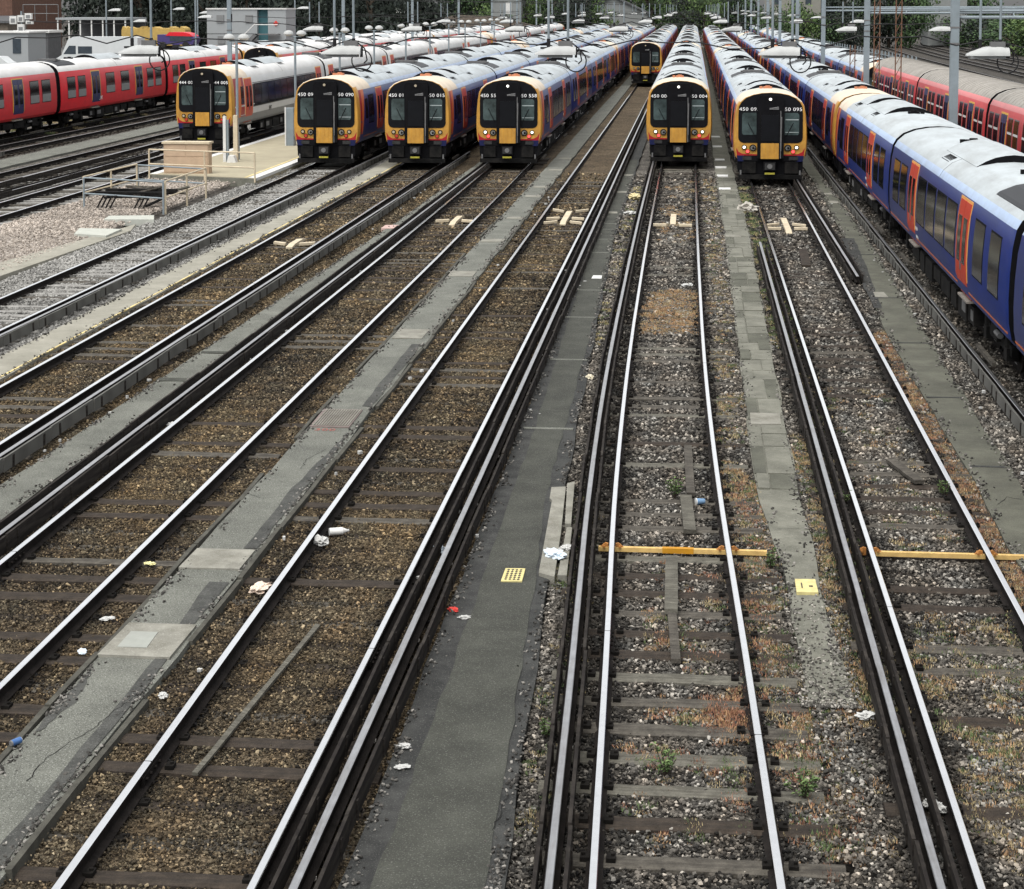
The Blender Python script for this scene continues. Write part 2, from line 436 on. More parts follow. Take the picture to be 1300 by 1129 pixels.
def remove_tree(o):
    for ch in list(o.children): remove_tree(ch)
    bpy.data.objects.remove(o)

def struct(o):
    o['kind'] = 'structure'
    return o

def text_mesh(s, size, m, name, extrude=0.004):
    cu = bpy.data.curves.new(name, 'FONT')
    cu.body = s; cu.size = size; cu.extrude = extrude
    cu.align_x = 'CENTER'; cu.align_y = 'CENTER'
    cu.resolution_u = 3
    cu.offset = 0.0; cu.space_character = 1.08
    t = bpy.data.objects.new(name, cu)
    COL.objects.link(t)
    bpy.context.view_layer.update()
    me = bpy.data.meshes.new_from_object(t.evaluated_get(bpy.context.evaluated_depsgraph_get()))
    bpy.data.objects.remove(t)
    me.materials.clear(); me.materials.append(MT[m])
    me.name = name
    return me

def interp(pts, y):
    return float(np.interp(y, [p[1] for p in pts], [p[0] for p in pts]))

# ------------------------------------------------------------------ ground and track beds
def sheet(name, x0, x1, y0, y1, z, m):
    b = MB(); b.add([(x0, y0, z), (x1, y0, z), (x1, y1, z), (x0, y1, z)], [(0, 1, 2, 3)], m)
    return struct(b.build(name))
sheet('ground', -900, 900, -60, 1500, -0.30, 'ground')

def bed(name, lpts, rpts, y0, y1, m, z=-0.2):
    """a gently uneven strip of track bed with turned-down edges"""
    b = MB()
    ys = np.arange(y0, y1 + 0.01, 1.0 if y1 - y0 < 90 else 3.0)
    nx = 10
    rows = []
    for y in ys:
        l = interp(lpts, y); r = interp(rpts, y)
        row = [(l, y, -0.32)]
        for i in range(nx + 1):
            x = l + (r - l) * i / nx
            row.append((x, y, z + 0.012 * math.sin(x * 5.1 + y * 1.7) * math.cos(y * 2.3 + x * 1.1)))
        row.append((r, y, -0.32))
        rows.append(row)
    n = nx + 3
    vs = [p for r_ in rows for p in r_]
    fs = [(j * n + i, j * n + i + 1, (j + 1) * n + i + 1, (j + 1) * n + i) for j in range(len(rows) - 1) for i in range(n - 1)]
    b.add(vs, fs, m)
    return struct(b.build(name, smooth=40))

def const(x): return [(x, 0), (x, 500)]
# walkway edges measured on the ground (x, y)
W23 = (const(-13.42), const(-12.62))
W34 = ([(-9.86, 10), (-9.8, 25), (-9.6, 40), (-9.3, 60), (-9.3, 300)], [(-9.18, 10), (-9.15, 24), (-9.0, 37), (-8.95, 60), (-8.95, 300)])
W45 = (const(-6.17), const(-5.37))
W56 = ([(-2.66, 10), (-2.68, 15), (-2.72, 20), (-2.74, 28), (-2.9, 50), (-2.9, 300)], [(-1.40, 10), (-1.44, 15), (-1.61, 20), (-1.82, 29), (-2.28, 55), (-2.34, 78), (-2.34, 300)])
W67 = ([(1.2, 10), (1.19, 18.5), (1.13, 23), (0.92, 27), (0.94, 33), (0.97, 55), (0.93, 78), (0.93, 320)], [(1.62, 10), (1.62, 18.5), (1.55, 22), (1.54, 29), (1.72, 57), (1.69, 78), (1.69, 320)])
W78 = ([(4.05, 10), (4.02, 24), (4.08, 27), (4.06, 39), (4.46, 55), (4.7, 70), (4.7, 320)], [(4.7, 10), (4.72, 29), (4.9, 41), (5.14, 55), (5.16, 76), (5.16, 320)])
bed('ballast_bed', const(-17.3), W23[0], 10, 330, 'bed_pale')
bed('ballast_bed', W23[1], W34[0], 10, 330, 'bed_brown')
bed('ballast_bed', W34[1], W45[0], 10, 330, 'bed_brown')
bed('ballast_bed', W45[1], W56[0], 10, 330, 'bed_brown')
bed('ballast_bed', W56[1], W67[0], 10, 330, 'bed_grey')
bed('ballast_bed', W67[1], W78[0], 10, 330, 'bed_grey')
bed('ballast_bed', W78[1], const(13.0), 10, 330, 'bed_grey')
bed('gravel_area', const(-21.6), const(-18.0), 30, 73, 'bed_pink', -0.16)
bed('ballast_bed', const(-26.5), const(-21.64), 30, 330, 'bed_pale', -0.21)
bed('ballast_bed', const(-40.0), const(-26.55), 30, 330, 'bed_grey', -0.22)
bed('main_line_bed', const(18.0), const(46.0), 30, 400, 'ground', -0.24)

# ------------------------------------------------------------------ tracks
YS = np.concatenate([np.arange(10, 40, 1.5), np.arange(40, 341, 10)])
RAIL = [(-0.07, -0.159), (0.07, -0.159), (0.07, -0.149), (0.012, -0.128), (0.010, -0.05), (0.0345, -0.036), (0.0345, -0.006), (0.028, 0.0), (-0.028, 0.0), (-0.0345, -0.006), (-0.0345, -0.036), (-0.010, -0.05), (-0.012, -0.128), (-0.07, -0.149)]
def rail_mb(path, dz=0.0, top='rail_top'):
    b = MB()
    pr = [(a, z + dz) for a, z in RAIL]
    ms = ['rail_side'] * 14
    ms[6] = top; ms[7] = top; ms[8] = top
    b.sweep(pr, path, ms)
    return b

def sleeper_mesh(m, seed, half=1.3, w=0.13, chairs=True, g=0.76):
    q = random.Random(seed)
    b = MB()
    n = 8
    vs = []; fs = []
    for i in range(n + 1):
        x = -half + 2 * half * i / n
        j = lambda a: q.uniform(-a, a)
        vs += [(x, -w + j(.012), -0.14), (x, -w + j(.012), -0.012 + j(.006)), (x, -w * .55, 0.0 + j(.006)), (x, w * .5, 0.0 + j(.007)), (x, w + j(.012), -0.012 + j(.006)), (x, w + j(.012), -0.14)]
    for i in range(n):
        for k in range(5): fs.append((i * 6 + k, i * 6 + k + 1, i * 6 + k + 7, i * 6 + k + 6))
    fs += [(0, 1, 2, 3, 4, 5), tuple(n * 6 + k for k in (5, 4, 3, 2, 1, 0))]
    b.add(vs, fs, m)
    if chairs:
        for sx in (-g, g):
            for d in (-1, 1):
                b.box(sx + d * 0.11 - .04, sx + d * 0.11 + .04, -.06, .06, -.01, .035, 'chair')
                b.tube((sx + d * .125, 0, .03), (sx + d * .125, 0, .055), .018, 'chair', 6)
    return b.mesh('sleeper')
SL = {k: [sleeper_mesh(m, i) for i in range(3)] for k, m in (('dark', 'timber_brown'), ('grey', 'timber'), ('pale', 'timber_pale'), ('conc', 'concrete_sleeper'))}

exposed = []     # (x, y) of sleepers that stones leave bare
buried = []
def track(xl, xr, y0, y1, label, kinds, ey, p_exp, sp=0.70, dull=False, phase=0.0, far=None):
    """xl/xr: (x,y) polylines of the two rails"""
    xc = (interp(xl, 30) + interp(xr, 30)) / 2
    t = thing('railway_track', label, 'railway track', (xc, max(y0, 14), -0.16))
    ys = YS[(YS >= y0) & (YS <= y1)]
    top = 'rail_dull' if dull else 'rail_top'
    for px in (xl, xr):
        rail_mb([(interp(px, y), y) for y in ys], 0, top).build('rail', t, smooth=30)
        yj = max(y0, 14) + rnd.uniform(1, 9)
        while yj < min(y1, 75):
            xj = interp(px, yj); b = MB()
            b.box(xj - .036, xj + .036, yj - .004, yj + .004, -.03, .0012, 'rail_side')
            for d in (-1, 1):
                b.box(xj + d * .03 - .014, xj + d * .03 + .014, yj - .28, yj + .28, -.115, -.045, 'chair')
                for q_ in (-.2, -.07, .07, .2): b.tube((xj + d * .04, yj + q_, -.08), (xj + d * .065, yj + q_, -.08), .016, 'rail_side', 6)
            b.build('rail_joint', t)
            yj += 18.3
    y = max(y0, 12.5) + phase
    n = 0
    while y < ey:
        if n > 296: break
        a = interp(xl, y); c = interp(xr, y)
        ex = rnd.random() < (p_exp(y) if callable(p_exp) else p_exp)
        k = rnd.choice(kinds)
        o = link('sleeper', rnd.choice(SL[k]), t)
        z = -0.150 if ex else -0.185
        b = t['worldbase']
        jx = rnd.uniform(-.05, .05)
        o.location = ((a + c) / 2 + jx - b[0], y - b[1], z - b[2] + rnd.uniform(-.006, .006))
        o.rotation_euler = (rnd.uniform(-.02, .02), 0, rnd.uniform(-.012, .012))
        o.scale = ((c - a) / 1.505 if abs((c - a) - 1.505) > .02 else 1, rnd.uniform(.88, 1.1), 1)
        (exposed if ex else buried).append(((a + c) / 2 + jx, y))
        y += sp * rnd.uniform(.97, 1.03); n += 1
    return t

def S(x): return const(x)
T6L = [(-0.66, 10), (-0.70, 15.2), (-0.91, 20.2), (-1.12, 29.4), (-1.24, 42), (-1.30, 59), (-1.30, 340)]
T6R = [(0.78, 10), (0.73, 15.2), (0.55, 20.3), (0.31, 29.5), (0.20, 42), (0.15, 59), (0.12, 78), (0.12, 340)]
C6 = [(-0.98, 10), (-1.03, 15), (-1.24, 20), (-1.49, 29.6), (-1.6, 42), (-1.67, 58.6), (-1.67, 340)]
def smooth_path(p):
    yy = np.arange(10, 90, 1.0)
    xx = np.array([np.mean([interp(p, y + d) for d in np.linspace(-6, 6, 13)]) - np.mean([interp(p, max(y, 10) + d) - interp(p, y) for d in (0,)]) for y in yy])
    # below 16 m keep the run-in straight
    k = (yy < 16.5); g = (xx[7] - xx[8]) if len(xx) > 8 else 0
    for i in range(6, -1, -1): xx[i] = xx[i + 1] + g
    return [(float(a), float(b)) for a, b in zip(xx, yy)] + [(p[-1][0], 340)]
T6L, T6R, C6 = smooth_path(T6L), smooth_path(T6R), smooth_path(C6)
B2 = lambda x, d: [(x, 10), (x, 48), (x + d * .4, 64), (x + d, 82), (x + d, 340)]
track(B2(-15.852, -.3), B2(-14.299, -.3), 30, 340, 'track on pale ballast beside the island platform, under train 450 090', ['conc', 'conc', 'grey'], 84, .95, .65)
track(B2(-12.164, -.17), B2(-10.582, -.17), 22, 340, 'brown track leading to train 450 015, right of the pale path', ['dark', 'grey', 'grey'], 84, .45)
track(B2(-8.302, -.17), B2(-6.787, -.17), 14, 340, 'brown ballasted track leading to train 450 558', ['dark', 'dark', 'grey'], 86, lambda y: .3 if y < 34 else .55)
track(S(-4.794), S(-3.312), 10, 340, 'long empty brown track running to the one train standing far back', ['dark', 'dark', 'grey'], 74, lambda y: .3 if y < 34 else .45, phase=.2)
track(T6L, T6R, 10, 340, 'gently bent grey ballasted track with weeds leading to train 450 004', ['grey', 'pale', 'grey', 'dark'], 86, lambda y: 1.0 if y < 21.5 else (.85 if 22.5 < y < 26.5 or 31 < y < 34.5 else .45), phase=.15)
track(S(2.237), S(3.663), 10, 340, 'grey ballasted track leading to train 450 095', ['dark', 'grey'], 80, lambda y: .6 if y < 30 else .45)
track(S(6.13), S(7.57), 10, 340, 'track under the long blue train at the right edge', ['dark'], 60, .4, dull=True)
track([(11.25, 20), (11.2, 28), (10.6, 106), (10.3, 160), (10.3, 340)], [(12.7, 20), (12.65, 28), (12.05, 106), (11.74, 160), (11.74, 340)], 20, 340, 'track under the grey roofed red train on the right', ['dark'], 40, .4, dull=True)
track([(-23.62, 50), (-23.62, 72), (-24.0, 90), (-24.05, 340)], [(-22.11, 50), (-22.11, 72), (-22.5, 90), (-22.55, 340)], 50, 340, 'track under the white train left of the island platform', ['grey', 'conc'], 95, .7)
track(S(-27.8), S(-26.35), 60, 340, 'vacant track between the white train and the red trains', ['dark', 'grey'], 200, .3, dull=True)
track(S(-33.3), S(-31.85), 70, 340, 'vacant track just in front of the red train on the left', ['dark', 'grey'], 140, .3, dull=True)
track(S(-36.25), S(-34.75), 70, 340, 'track under the red train with the white roof on the left', ['dark'], 110, .3, dull=True)
ML_LABEL = ['first main line track beyond the red train on the right', 'second main line track beyond the red train on the right', 'third main line track, counted from the red train on the right', 'fourth main line track, nearest but one to the hedge', 'outermost main line track, beside the hedge on the right']
for i, x in enumerate((23.0, 26.6, 31.2, 34.8, 38.6)):
    l = [(x + 2.2, 30), (x + .5, 90), (x, 150), (x + 1.5, 260), (x + 6, 400)]
    track(l, [(a + 1.5, b) for a, b in l], 40, 340, ML_LABEL[i], ['grey', 'dark'], 150, .8, .75, dull=True)

# ------------------------------------------------------------------ conductor rails with guard boards
def conductor(path, y0, y1, left, right, label, kind_l='board', kind_r='board', yb=84, top='cond_top', blen=2.1):
    """left/right: offset of the guard board from the conductor rail, or None"""
    xc = interp(path, y0)
    t = thing('conductor_rail', label, 'conductor rail', (xc, y0, -0.16))
    ys = np.concatenate([[y0], YS[(YS > y0 + .2) & (YS < y1 - .2)], [y1]])
    b = rail_mb([(interp(path, y), y) for y in ys], 0.07, top)
    b.v = [(p[0], p[1], p[2]) for p in b.v]
    b.build('rail', t, smooth=30)
    base = t['worldbase']
    for off, mm in ((left, kind_l), (right, kind_r)):
        if off is None: continue
        y = y0 + .1
        meshes = []
        for v in range(3):
            q = MB(); hh = .1 + .008 * v
            q.box(-.016, .016, -blen / 2 + .012, blen / 2 - .012, -.10, hh, mm)
            for yy in (-blen * .32, blen * .32): q.box(-.03, .03, yy - .03, yy + .03, -.10, hh - .03, 'board')
            meshes.append(q.mesh('guard_board'))
        n = 0
        while y < min(y1, yb) - blen * .5 and n < 145:
            yc = y + blen / 2
            x = interp(path, yc) + off
            sl = (interp(path, yc + 1) - interp(path, yc - 1)) / 2
            o = link('guard_board', rnd.choice(meshes), t)
            o.location = (x - base[0] + rnd.uniform(-.008, .008), yc - base[1], -base[2] + rnd.uniform(-.012, .008))
            o.rotation_euler = (rnd.uniform(-.004, .004), rnd.uniform(-.04, .04), -math.atan(sl) + rnd.uniform(-.004, .004))
            y += blen; n += 1
    q = MB()
    q.tube((0, 0, -.13), (0, 0, -.09), .05, 'insul', 8, .06); q.tube((0, 0, -.11), (0, 0, -.085), .075, 'insul', 8)
    pm = q.mesh('insulator')
    y = y0 + .8; n = 0
    while y < min(y1, 70) and n < 40:
        o = link('insulator', pm, t); o.location = (interp(path, y) - base[0], y - base[1], -base[2] - .005)
        y += 2.8; n += 1
    return t
conductor(S(-13.93), 30, 86, None, .16, 'conductor rail with grey guard panels on the right of the platform side track', 'board', 'board_grey')
conductor(S(-10.19), 20, 86, None, .17, 'conductor rail with dark grey guard panels right of the track to train 450 015', 'board', 'board_grey')
conductor(S(-8.68), 14, 86, -.15, .16, 'conductor rail left of the track to train 450 558, beside the narrow path')
conductor(S(-2.963), 10.5, 165, -.15, .19, 'conductor rail between the empty track and the wide asphalt path', yb=120)
conductor(C6, 10.5, 86, -.12, .12, 'conductor rail left of the bent weedy track to train 450 004')
conductor(S(1.915), 10.5, 53.5, -.11, .13, 'conductor rail left of the track to train 450 095, ending short of the train')
conductor([(4.10, 40), (4.08, 47), (4.0, 72), (4.0, 330)], 46.8, 84, -.15, .13, 'short length of conductor rail right of train 450 095, starting beside the cable path')
conductor(S(5.42), 12, 90, -.15, None, 'conductor rail behind grey guard panels along the left of the blue train', 'board_grey', 'board', blen=1.5)
conductor(S(-24.5), 55, 100, -.16, .16, 'conductor rail on the left of the white train track')
conductor(S(-26.0), 58, 110, None, .2, 'conductor rail behind dark boards right of the vacant track', 'board', 'board')
conductor(S(-31.5), 68, 120, None, .2, 'conductor rail behind brown grey boards in front of the red train', 'board', 'board_grey', blen=1.4)

# ------------------------------------------------------------------ walkways
def walkway(name, L, Rr, y0, y1, z, m, label, segs=None):
    b = MB()
    ys = np.concatenate([[y0], np.arange(math.ceil(y0) + 1, min(y1, 90), 1.0), np.arange(90, y1 + 1, 15.0)])
    n = 5; rows = []
    for y in ys:
        l = interp(L, y) + .025 * math.sin(y * 1.9) * math.cos(y * .7); r = interp(Rr, y) + .025 * math.sin(y * 1.3 + 2)
        row = [(l, y, -.3), (l, y, z - .008)]
        for i in range(1, n): row.append((l + (r - l) * i / n, y, z + .004 * math.sin(y * 1.1 + i)))
        row += [(r, y, z - .008), (r, y, -.3)]
        rows.append(row)
    k = len(rows[0])
    b.add([p for q in rows for p in q], [(j * k + i, j * k + i + 1, (j + 1) * k + i + 1, (j + 1) * k + i) for j in range(len(rows) - 1) for i in range(k - 1)], m)
    b.add(rows[0], [tuple(range(k))], m)
    o = struct(b.build(name, smooth=40))
    o['label'] = label
    return o
def patch(parent, name, pts, z0, z1, m, label=None):
    b = MB(); b.prism(pts, z0, z1, m, axis='z')
    return b.build(name, parent, label=label)
w23 = walkway('path', W23[0], W23[1], 20, 330, -.10, 'beige_path', 'pale concrete path with a worn yellow edge line')
b = MB(); b.sweep([(-.022, -.118), (.022, -.118), (.022, -.094), (-.022, -.094)], [(-12.66, y) for y in np.arange(20, 84, 2)], 'yline'); b.build('yellow_line', w23)
w34 = walkway('path', W34[0], W34[1], 14, 330, -.10, 'asphalt', 'narrow grey asphalt path between two conductor rails')
w45 = walkway('path', W45[0], W45[1], 10, 330, -.10, 'asphalt', 'grey asphalt path with thin kerbs and cover slabs')
w56 = walkway('path', W56[0], W56[1], 10, 330, -.11, 'asphalt_dark', 'wide dark asphalt path with a paler worn middle')
w67 = walkway('path', W67[0], W67[1], 18.3, 330, -.125, 'conc2', 'path of worn concrete slabs with weeds along it')
w78 = walkway('path', W78[0], W78[1], 14, 330, -.11, 'asphalt_cable', 'cable path left of the blue train')
w89 = walkway('path', const(8.55), const(9.3), 14, 330, -.11, 'asphalt_mid', 'narrow path with the lamp masts right of the blue train')
walkway('path', const(-30.7), const(-29.2), 60, 330, -.12, 'asphalt', 'pale path between the vacant tracks on the left')
# worn lighter strip on the wide path, built up as a thin overlay course
def overlay(parent, name, L, Rr, y0, y1, z, m, step=.5, seed=0):
    q = random.Random(seed); b = MB()
    ys = np.arange(y0, y1 + .01, step)
    pts = [(interp(L, y) + q.uniform(-.02, .02), y) for y in ys] + [(interp(Rr, y) + q.uniform(-.02, .02), y) for y in ys[::-1]]
    n = len(ys)
    vs = [(x, y, z) for x, y in pts]
    fs = [(i, 2 * n - 1 - i, 2 * n - 2 - i, i + 1) for i in range(n - 1)]
    b.add(vs, fs, m)
    return b.build(name, parent)
overlay(w56, 'worn_surface', [(-2.42, 10), (-2.44, 20), (-2.5, 29), (-2.78, 50), (-2.8, 90)], [(-1.58, 10), (-1.58, 15), (-1.75, 20), (-2.0, 26), (-2.1, 40), (-2.36, 60), (-2.4, 90)], 10, 84, -.1035, 'asphalt_mid', seed=1)
overlay(w45, 'dark_strip', [(-5.53, 10), (-5.56, 16), (-5.55, 19), (-5.68, 21), (-5.62, 23), (-5.5, 30)], const(-5.42), 13, 21.7, -.0945, 'asphalt_strip', seed=2)
overlay(w45, 'dark_strip', [(-5.58, 22.9), (-5.6, 26), (-5.48, 29)], const(-5.42), 22.9, 29.4, -.0945, 'asphalt_strip', seed=3)
overlay(w45, 'dark_strip', [(-5.56, 31), (-5.62, 35), (-5.6, 38)], const(-5.42), 31.4, 37.6, -.0945, 'asphalt_strip', seed=4)
overlay(w45, 'dark_strip', [(-6.13, 16.8), (-6.13, 18.4)], [(-6.08, 16.8), (-5.98, 17.6), (-6.1, 18.4)], 16.8, 18.4, -.0945, 'asphalt_strip', step=.1, seed=6)
overlay(w78, 'dark_strip', [(4.1, 42), (4.2, 48), (4.4, 56)], [(4.25, 42), (4.5, 48), (4.75, 56)], 43, 56, -.104, 'asphalt_dark', seed=5)
def crack(parent, pts, z, w=.0045, seed=0):
    q = random.Random(seed); b = MB(); P_ = []
    for (x0, y0), (x1, y1) in zip(pts[:-1], pts[1:]):
        n = max(2, int(math.hypot(x1 - x0, y1 - y0) / .08))
        for k in range(n): P_.append((x0 + (x1 - x0) * k / n + q.uniform(-.018, .018), y0 + (y1 - y0) * k / n + q.uniform(-.018, .018)))
    n = len(P_); vs = []
    for i, (x, y) in enumerate(P_):
        a = P_[max(0, i - 1)]; c = P_[min(n - 1, i + 1)]; dx, dy = c[0] - a[0], c[1] - a[1]; L = math.hypot(dx, dy) + 1e-6
        ww = w * q.uniform(.4, 1.3)
        vs += [(x - dy / L * ww, y + dx / L * ww, z), (x + dy / L * ww, y - dx / L * ww, z)]
    b.add(vs, [(2 * i, 2 * i + 1, 2 * i + 3, 2 * i + 2) for i in range(n - 1)], 'asphalt_crack')
    b.build('crack', parent)
MT['asphalt_crack'] = mat('crack_shadow', (.012, .012, .011), .95, 0, .2, 9)
for i, (pp, pts) in enumerate(((w45, [(-5.42, 17.9), (-5.55, 17.3), (-5.6, 16.9), (-5.75, 16.4), (-5.8, 16.1), (-5.78, 15.6)]), (w45, [(-5.6, 28.2), (-5.75, 27.6), (-5.7, 26.9)]), (w45, [(-6.12, 33.1), (-5.8, 33.15), (-5.45, 33.2)]), (w45, [(-6.12, 25.5), (-5.9, 25.3), (-5.5, 25.5)]),
        (w56, [(-1.6, 15.1), (-1.55, 15.9)]), (w56, [(-2.4, 26.5), (-2.1, 26.4), (-1.85, 26.6)]), (w56, [(-2.6, 31.5), (-2.2, 31.3), (-1.9, 31.4)]), (w56, [(-2.5, 24), (-2.2, 24.1)]),
        (w67, [(1.15, 24.5), (1.5, 24.6)]), (w67, [(1.3, 18.4), (1.27, 19.2)]), (w78, [(4.2, 26), (4.4, 26.4), (4.65, 26.2)]), (w78, [(4.1, 30.5), (4.4, 30.3), (4.7, 30.5)]), (w34, [(-9.75, 28), (-9.4, 28.2), (-9.1, 28.1)]))):
    crack(pp, pts, (-.0935 if pp is w45 else -.102 if pp is w56 else -.119 if pp is w67 else -.104 if pp is w78 else -.0935), seed=i)
# thin kerbs of the cover-slab path, one piece each
for x, s_ in ((-6.22, 0), (-5.33, 1)):
    y = 12.0 + s_ * .4
    while y < 60:
        L = rnd.uniform(1.5, 2.3)
        if rnd.random() < .86:
            q = MB(); q.box(-.03, .03, -L / 2, L / 2 - .03, -.12, rnd.uniform(.0, .03), 'kerb')
            o = q.build('kerb_stone', w45)
            o.location = (x + rnd.uniform(-.02, .02), y + L / 2, -.11); o.rotation_euler = (rnd.uniform(-.006, .006), rnd.uniform(-.08, .08), rnd.uniform(-.014, .014))
        y += L
def slab(parent, y0, y1, x0, x1, z, m, label=None, name='cover_slab', skew=.03):
    return patch(parent, name, [(x0, y0), (x1, y0 + rnd.uniform(-.02, .02)), (x1 + rnd.uniform(-skew, skew), y1), (x0 + rnd.uniform(-skew, skew), y1)], -.2, z, m, label)
o = slab(w45, 18.86, 19.9, -6.18, -5.40, -.075, 'conc', 'pale cover slab with a square lid')
patch(o, 'lid', [(-6.04, 19.1), (-5.72, 19.1), (-5.74, 19.6), (-6.04, 19.6)], -.075, -.069, mat('lid_grey', (0.25, 0.26, 0.235), 0.8, 0, 0.1, 6))
slab(w45, 21.98, 22.8, -6.17, -5.42, -.08, 'conc', 'plain pale cover slab')
o = slab(w45, 29.75, 31.1, -6.15, -5.5, -.084, 'ribmetal', 'ribbed reddish cover plate')
for i in range(14):
    x = -6.11 + i * .043
    patch(o, 'rib', [(x, 29.82), (x + .02, 29.82), (x + .02, 31.05), (x, 31.05)], -.084, -.07, 'conc')
tm = link('stencil_text', text_mesh('300', .22, 'redpaint', 'stencil_text', .001), w45, 'faded red stencilled figures'); tm.location = (-5.86, 29.58, -.094)
slab(w45, 38.0, 39.1, -6.12, -5.5, -.085, 'conc'); slab(w45, 47.0, 47.9, -6.14, -5.5, -.085, 'conc'); slab(w45, 54, 54.7, -6.1, -5.45, -.085, 'conc')
for y in (60, 67, 70.5, 78, 84): slab(w45, y, y + .6, -5.95, -5.4, -.085, 'conc')
slab(w34, 57, 57.9, -9.5, -9.05, -.085, mat('pinkish_slab', (0.42, 0.3, 0.27), 0.9, 0, 0.15, 6)); slab(w34, 33.2, 33.5, -9.7, -9.05, -.088, 'asphalt_mid'); slab(w34, 36, 36.2, -9.6, -9.05, -.088, 'asphalt_mid')
# broken concrete edging beside the wide path
o = patch(w56, 'concrete_edging', [(-1.80, 22.15), (-1.60, 22.0), (-1.66, 24.0), (-1.75, 26.25), (-1.95, 26.2), (-1.93, 25.6), (-1.89, 25.5)], -.2, -.07, 'conc', 'cracked pale concrete edging strip')
patch(w56, 'concrete_edging', [(-1.57, 22.1), (-1.46, 22.1), (-1.53, 24.2), (-1.60, 24.2)], -.2, -.08, 'conc')
patch(w56, 'concrete_edging', [(-1.63, 24.3), (-1.55, 24.3), (-1.64, 26.5), (-1.74, 26.4)], -.2, -.06, 'conc')
def yplate(parent, x, y, diam, lab):
    o = patch(parent, 'yellow_plate', [(x - .125, y - .26), (x + .125, y - .25), (x + .12, y + .26), (x - .12, y + .25)], -.13, -.088, 'yplate', lab)
    if diam:
        q = MB()
        for i in range(4):
            for j in range(6):
                cx = x - .075 + i * .05; cy = y - .19 + j * .075
                q.prism([(cx - .018, cy), (cx, cy - .03), (cx + .018, cy), (cx, cy + .03)], -.09, -.084, 'ink', axis='z')
        q.build('chequer_print', o)
    else:
        q = MB()
        q.box(x - .06, x - .045, y - .1, y + .1, -.09, -.085, 'ink'); q.box(x + .03, x + .075, y - .05, y + .0, -.09, -.085, 'ink')
        q.build('chequer_print', o)
    return o
yplate(w56, -2.1, 22.1, True, 'yellow plate with a chequered print')
yplate(w67, 1.37, 22.0, False, 'plain faded yellow plate')
for x0, x1, y in ((-2.5, -2.25, 47.0), (-2.75, -2.45, 62), (-2.8, -2.4, 69), (-2.8, -2.4, 76)):
    slab(w56, y, y + .55, x0, x1, -.098, 'white' if y < 50 else 'conc')
for y in (30, 36, 41, 45, 52, 55, 57.5, 59): slab(w56, y, y + .12, interp(W56[0], y) + .08, interp(W56[1], y) - .05, -.100, 'asphalt')
for y in (19.2, 22.9, 28.1, 33.1, 38.5, 44.5, 52.3): slab(w78, y, y + .1, interp(W78[0], y) + .05, interp(W78[1], y) - .05, -.1035, 'asphalt_dark')
slab(w78, 44.6, 45.4, 4.3, 4.6, -.1, 'conc'); slab(w78, 66, 66.8, 4.75, 5.1, -.1, 'conc'); slab(w78, 69, 69.6, 4.75, 5.05, -.1, 'conc')
# concrete slabs of the slab path, each its own piece
y = 26.6
while y < 74:
    L = rnd.choice((.75, .9, 1.2, 1.5)) * (1.15 if y < 40 else 1.3)
    l = interp(W67[0], y) + .02; r = interp(W67[1], y) - .02
    mid = l + (r - l) * (.32 if rnd.random() < .7 else .62)
    for a, c in ((l, mid - .012), (mid + .012, r)):
        d = rnd.uniform(-.03, .03)
        slab(w67, y + d, y + L - .03 + d, a, c, -.105 + rnd.uniform(-.012, .010), rnd.choice(['conc2', 'conc2', 'conc2', 'asphalt_cable']), name='paving_slab', skew=.006)
    y += L
slab(w67, 30.66, 31.5, .98, 1.47, -.088, 'conc', 'pale cover slab'); slab(w67, 55.9, 56.4, 1.0, 1.45, -.088, 'conc')
for y in (70.5, 76, 80, 84, 92, 99): slab(w67, y, y + .7, .98, 1.42, -.088, 'white')

# ------------------------------------------------------------------ ballast stones and weeds (instanced)
def stone_mesh(seed):
    import bmesh
    q = random.Random(seed)
    bm = bmesh.new()
    for _ in range(13):
        t = q.uniform(0, 6.283); z = q.uniform(-1, 1); r_ = math.sqrt(1 - z * z)
        bm.verts.new((r_ * math.cos(t) * q.uniform(.8, 1.15), r_ * math.sin(t) * q.uniform(.7, 1.0), z * q.uniform(.5, .8)))
    bmesh.ops.convex_hull(bm, input=bm.verts)
    for v in [v for v in bm.verts if not v.link_faces]: bm.verts.remove(v)
    me = bpy.data.meshes.new('stone'); bm.to_mesh(me); bm.free()
    me.materials.append(MT['stone'])
    return me
def tuft_mesh(seed, spread, h, n):
    q = random.Random(seed); b = MB()
    for i in range(n):
        t = q.uniform(0, 6.283); r_ = spread * math.sqrt(q.random())
        x, y = r_ * math.cos(t), r_ * math.sin(t)
        d = q.uniform(0, 6.283); w = q.uniform(.04, .09); hh = h * q.uniform(.4, 1)
        dx, dy = math.cos(d), math.sin(d); lean = q.uniform(.1, .8) * hh
        b.add([(x - dy * w, y + dx * w, 0), (x + dy * w, y - dx * w, 0), (x + dy * w * .7 + dx * lean * .5, y - dx * w * .7 + dy * lean * .5, hh * .6), (x + dx * lean, y + dy * lean, hh)], [(0, 1, 2, 3)], 'weed')
    return b.mesh('weed_tuft', fix=False)
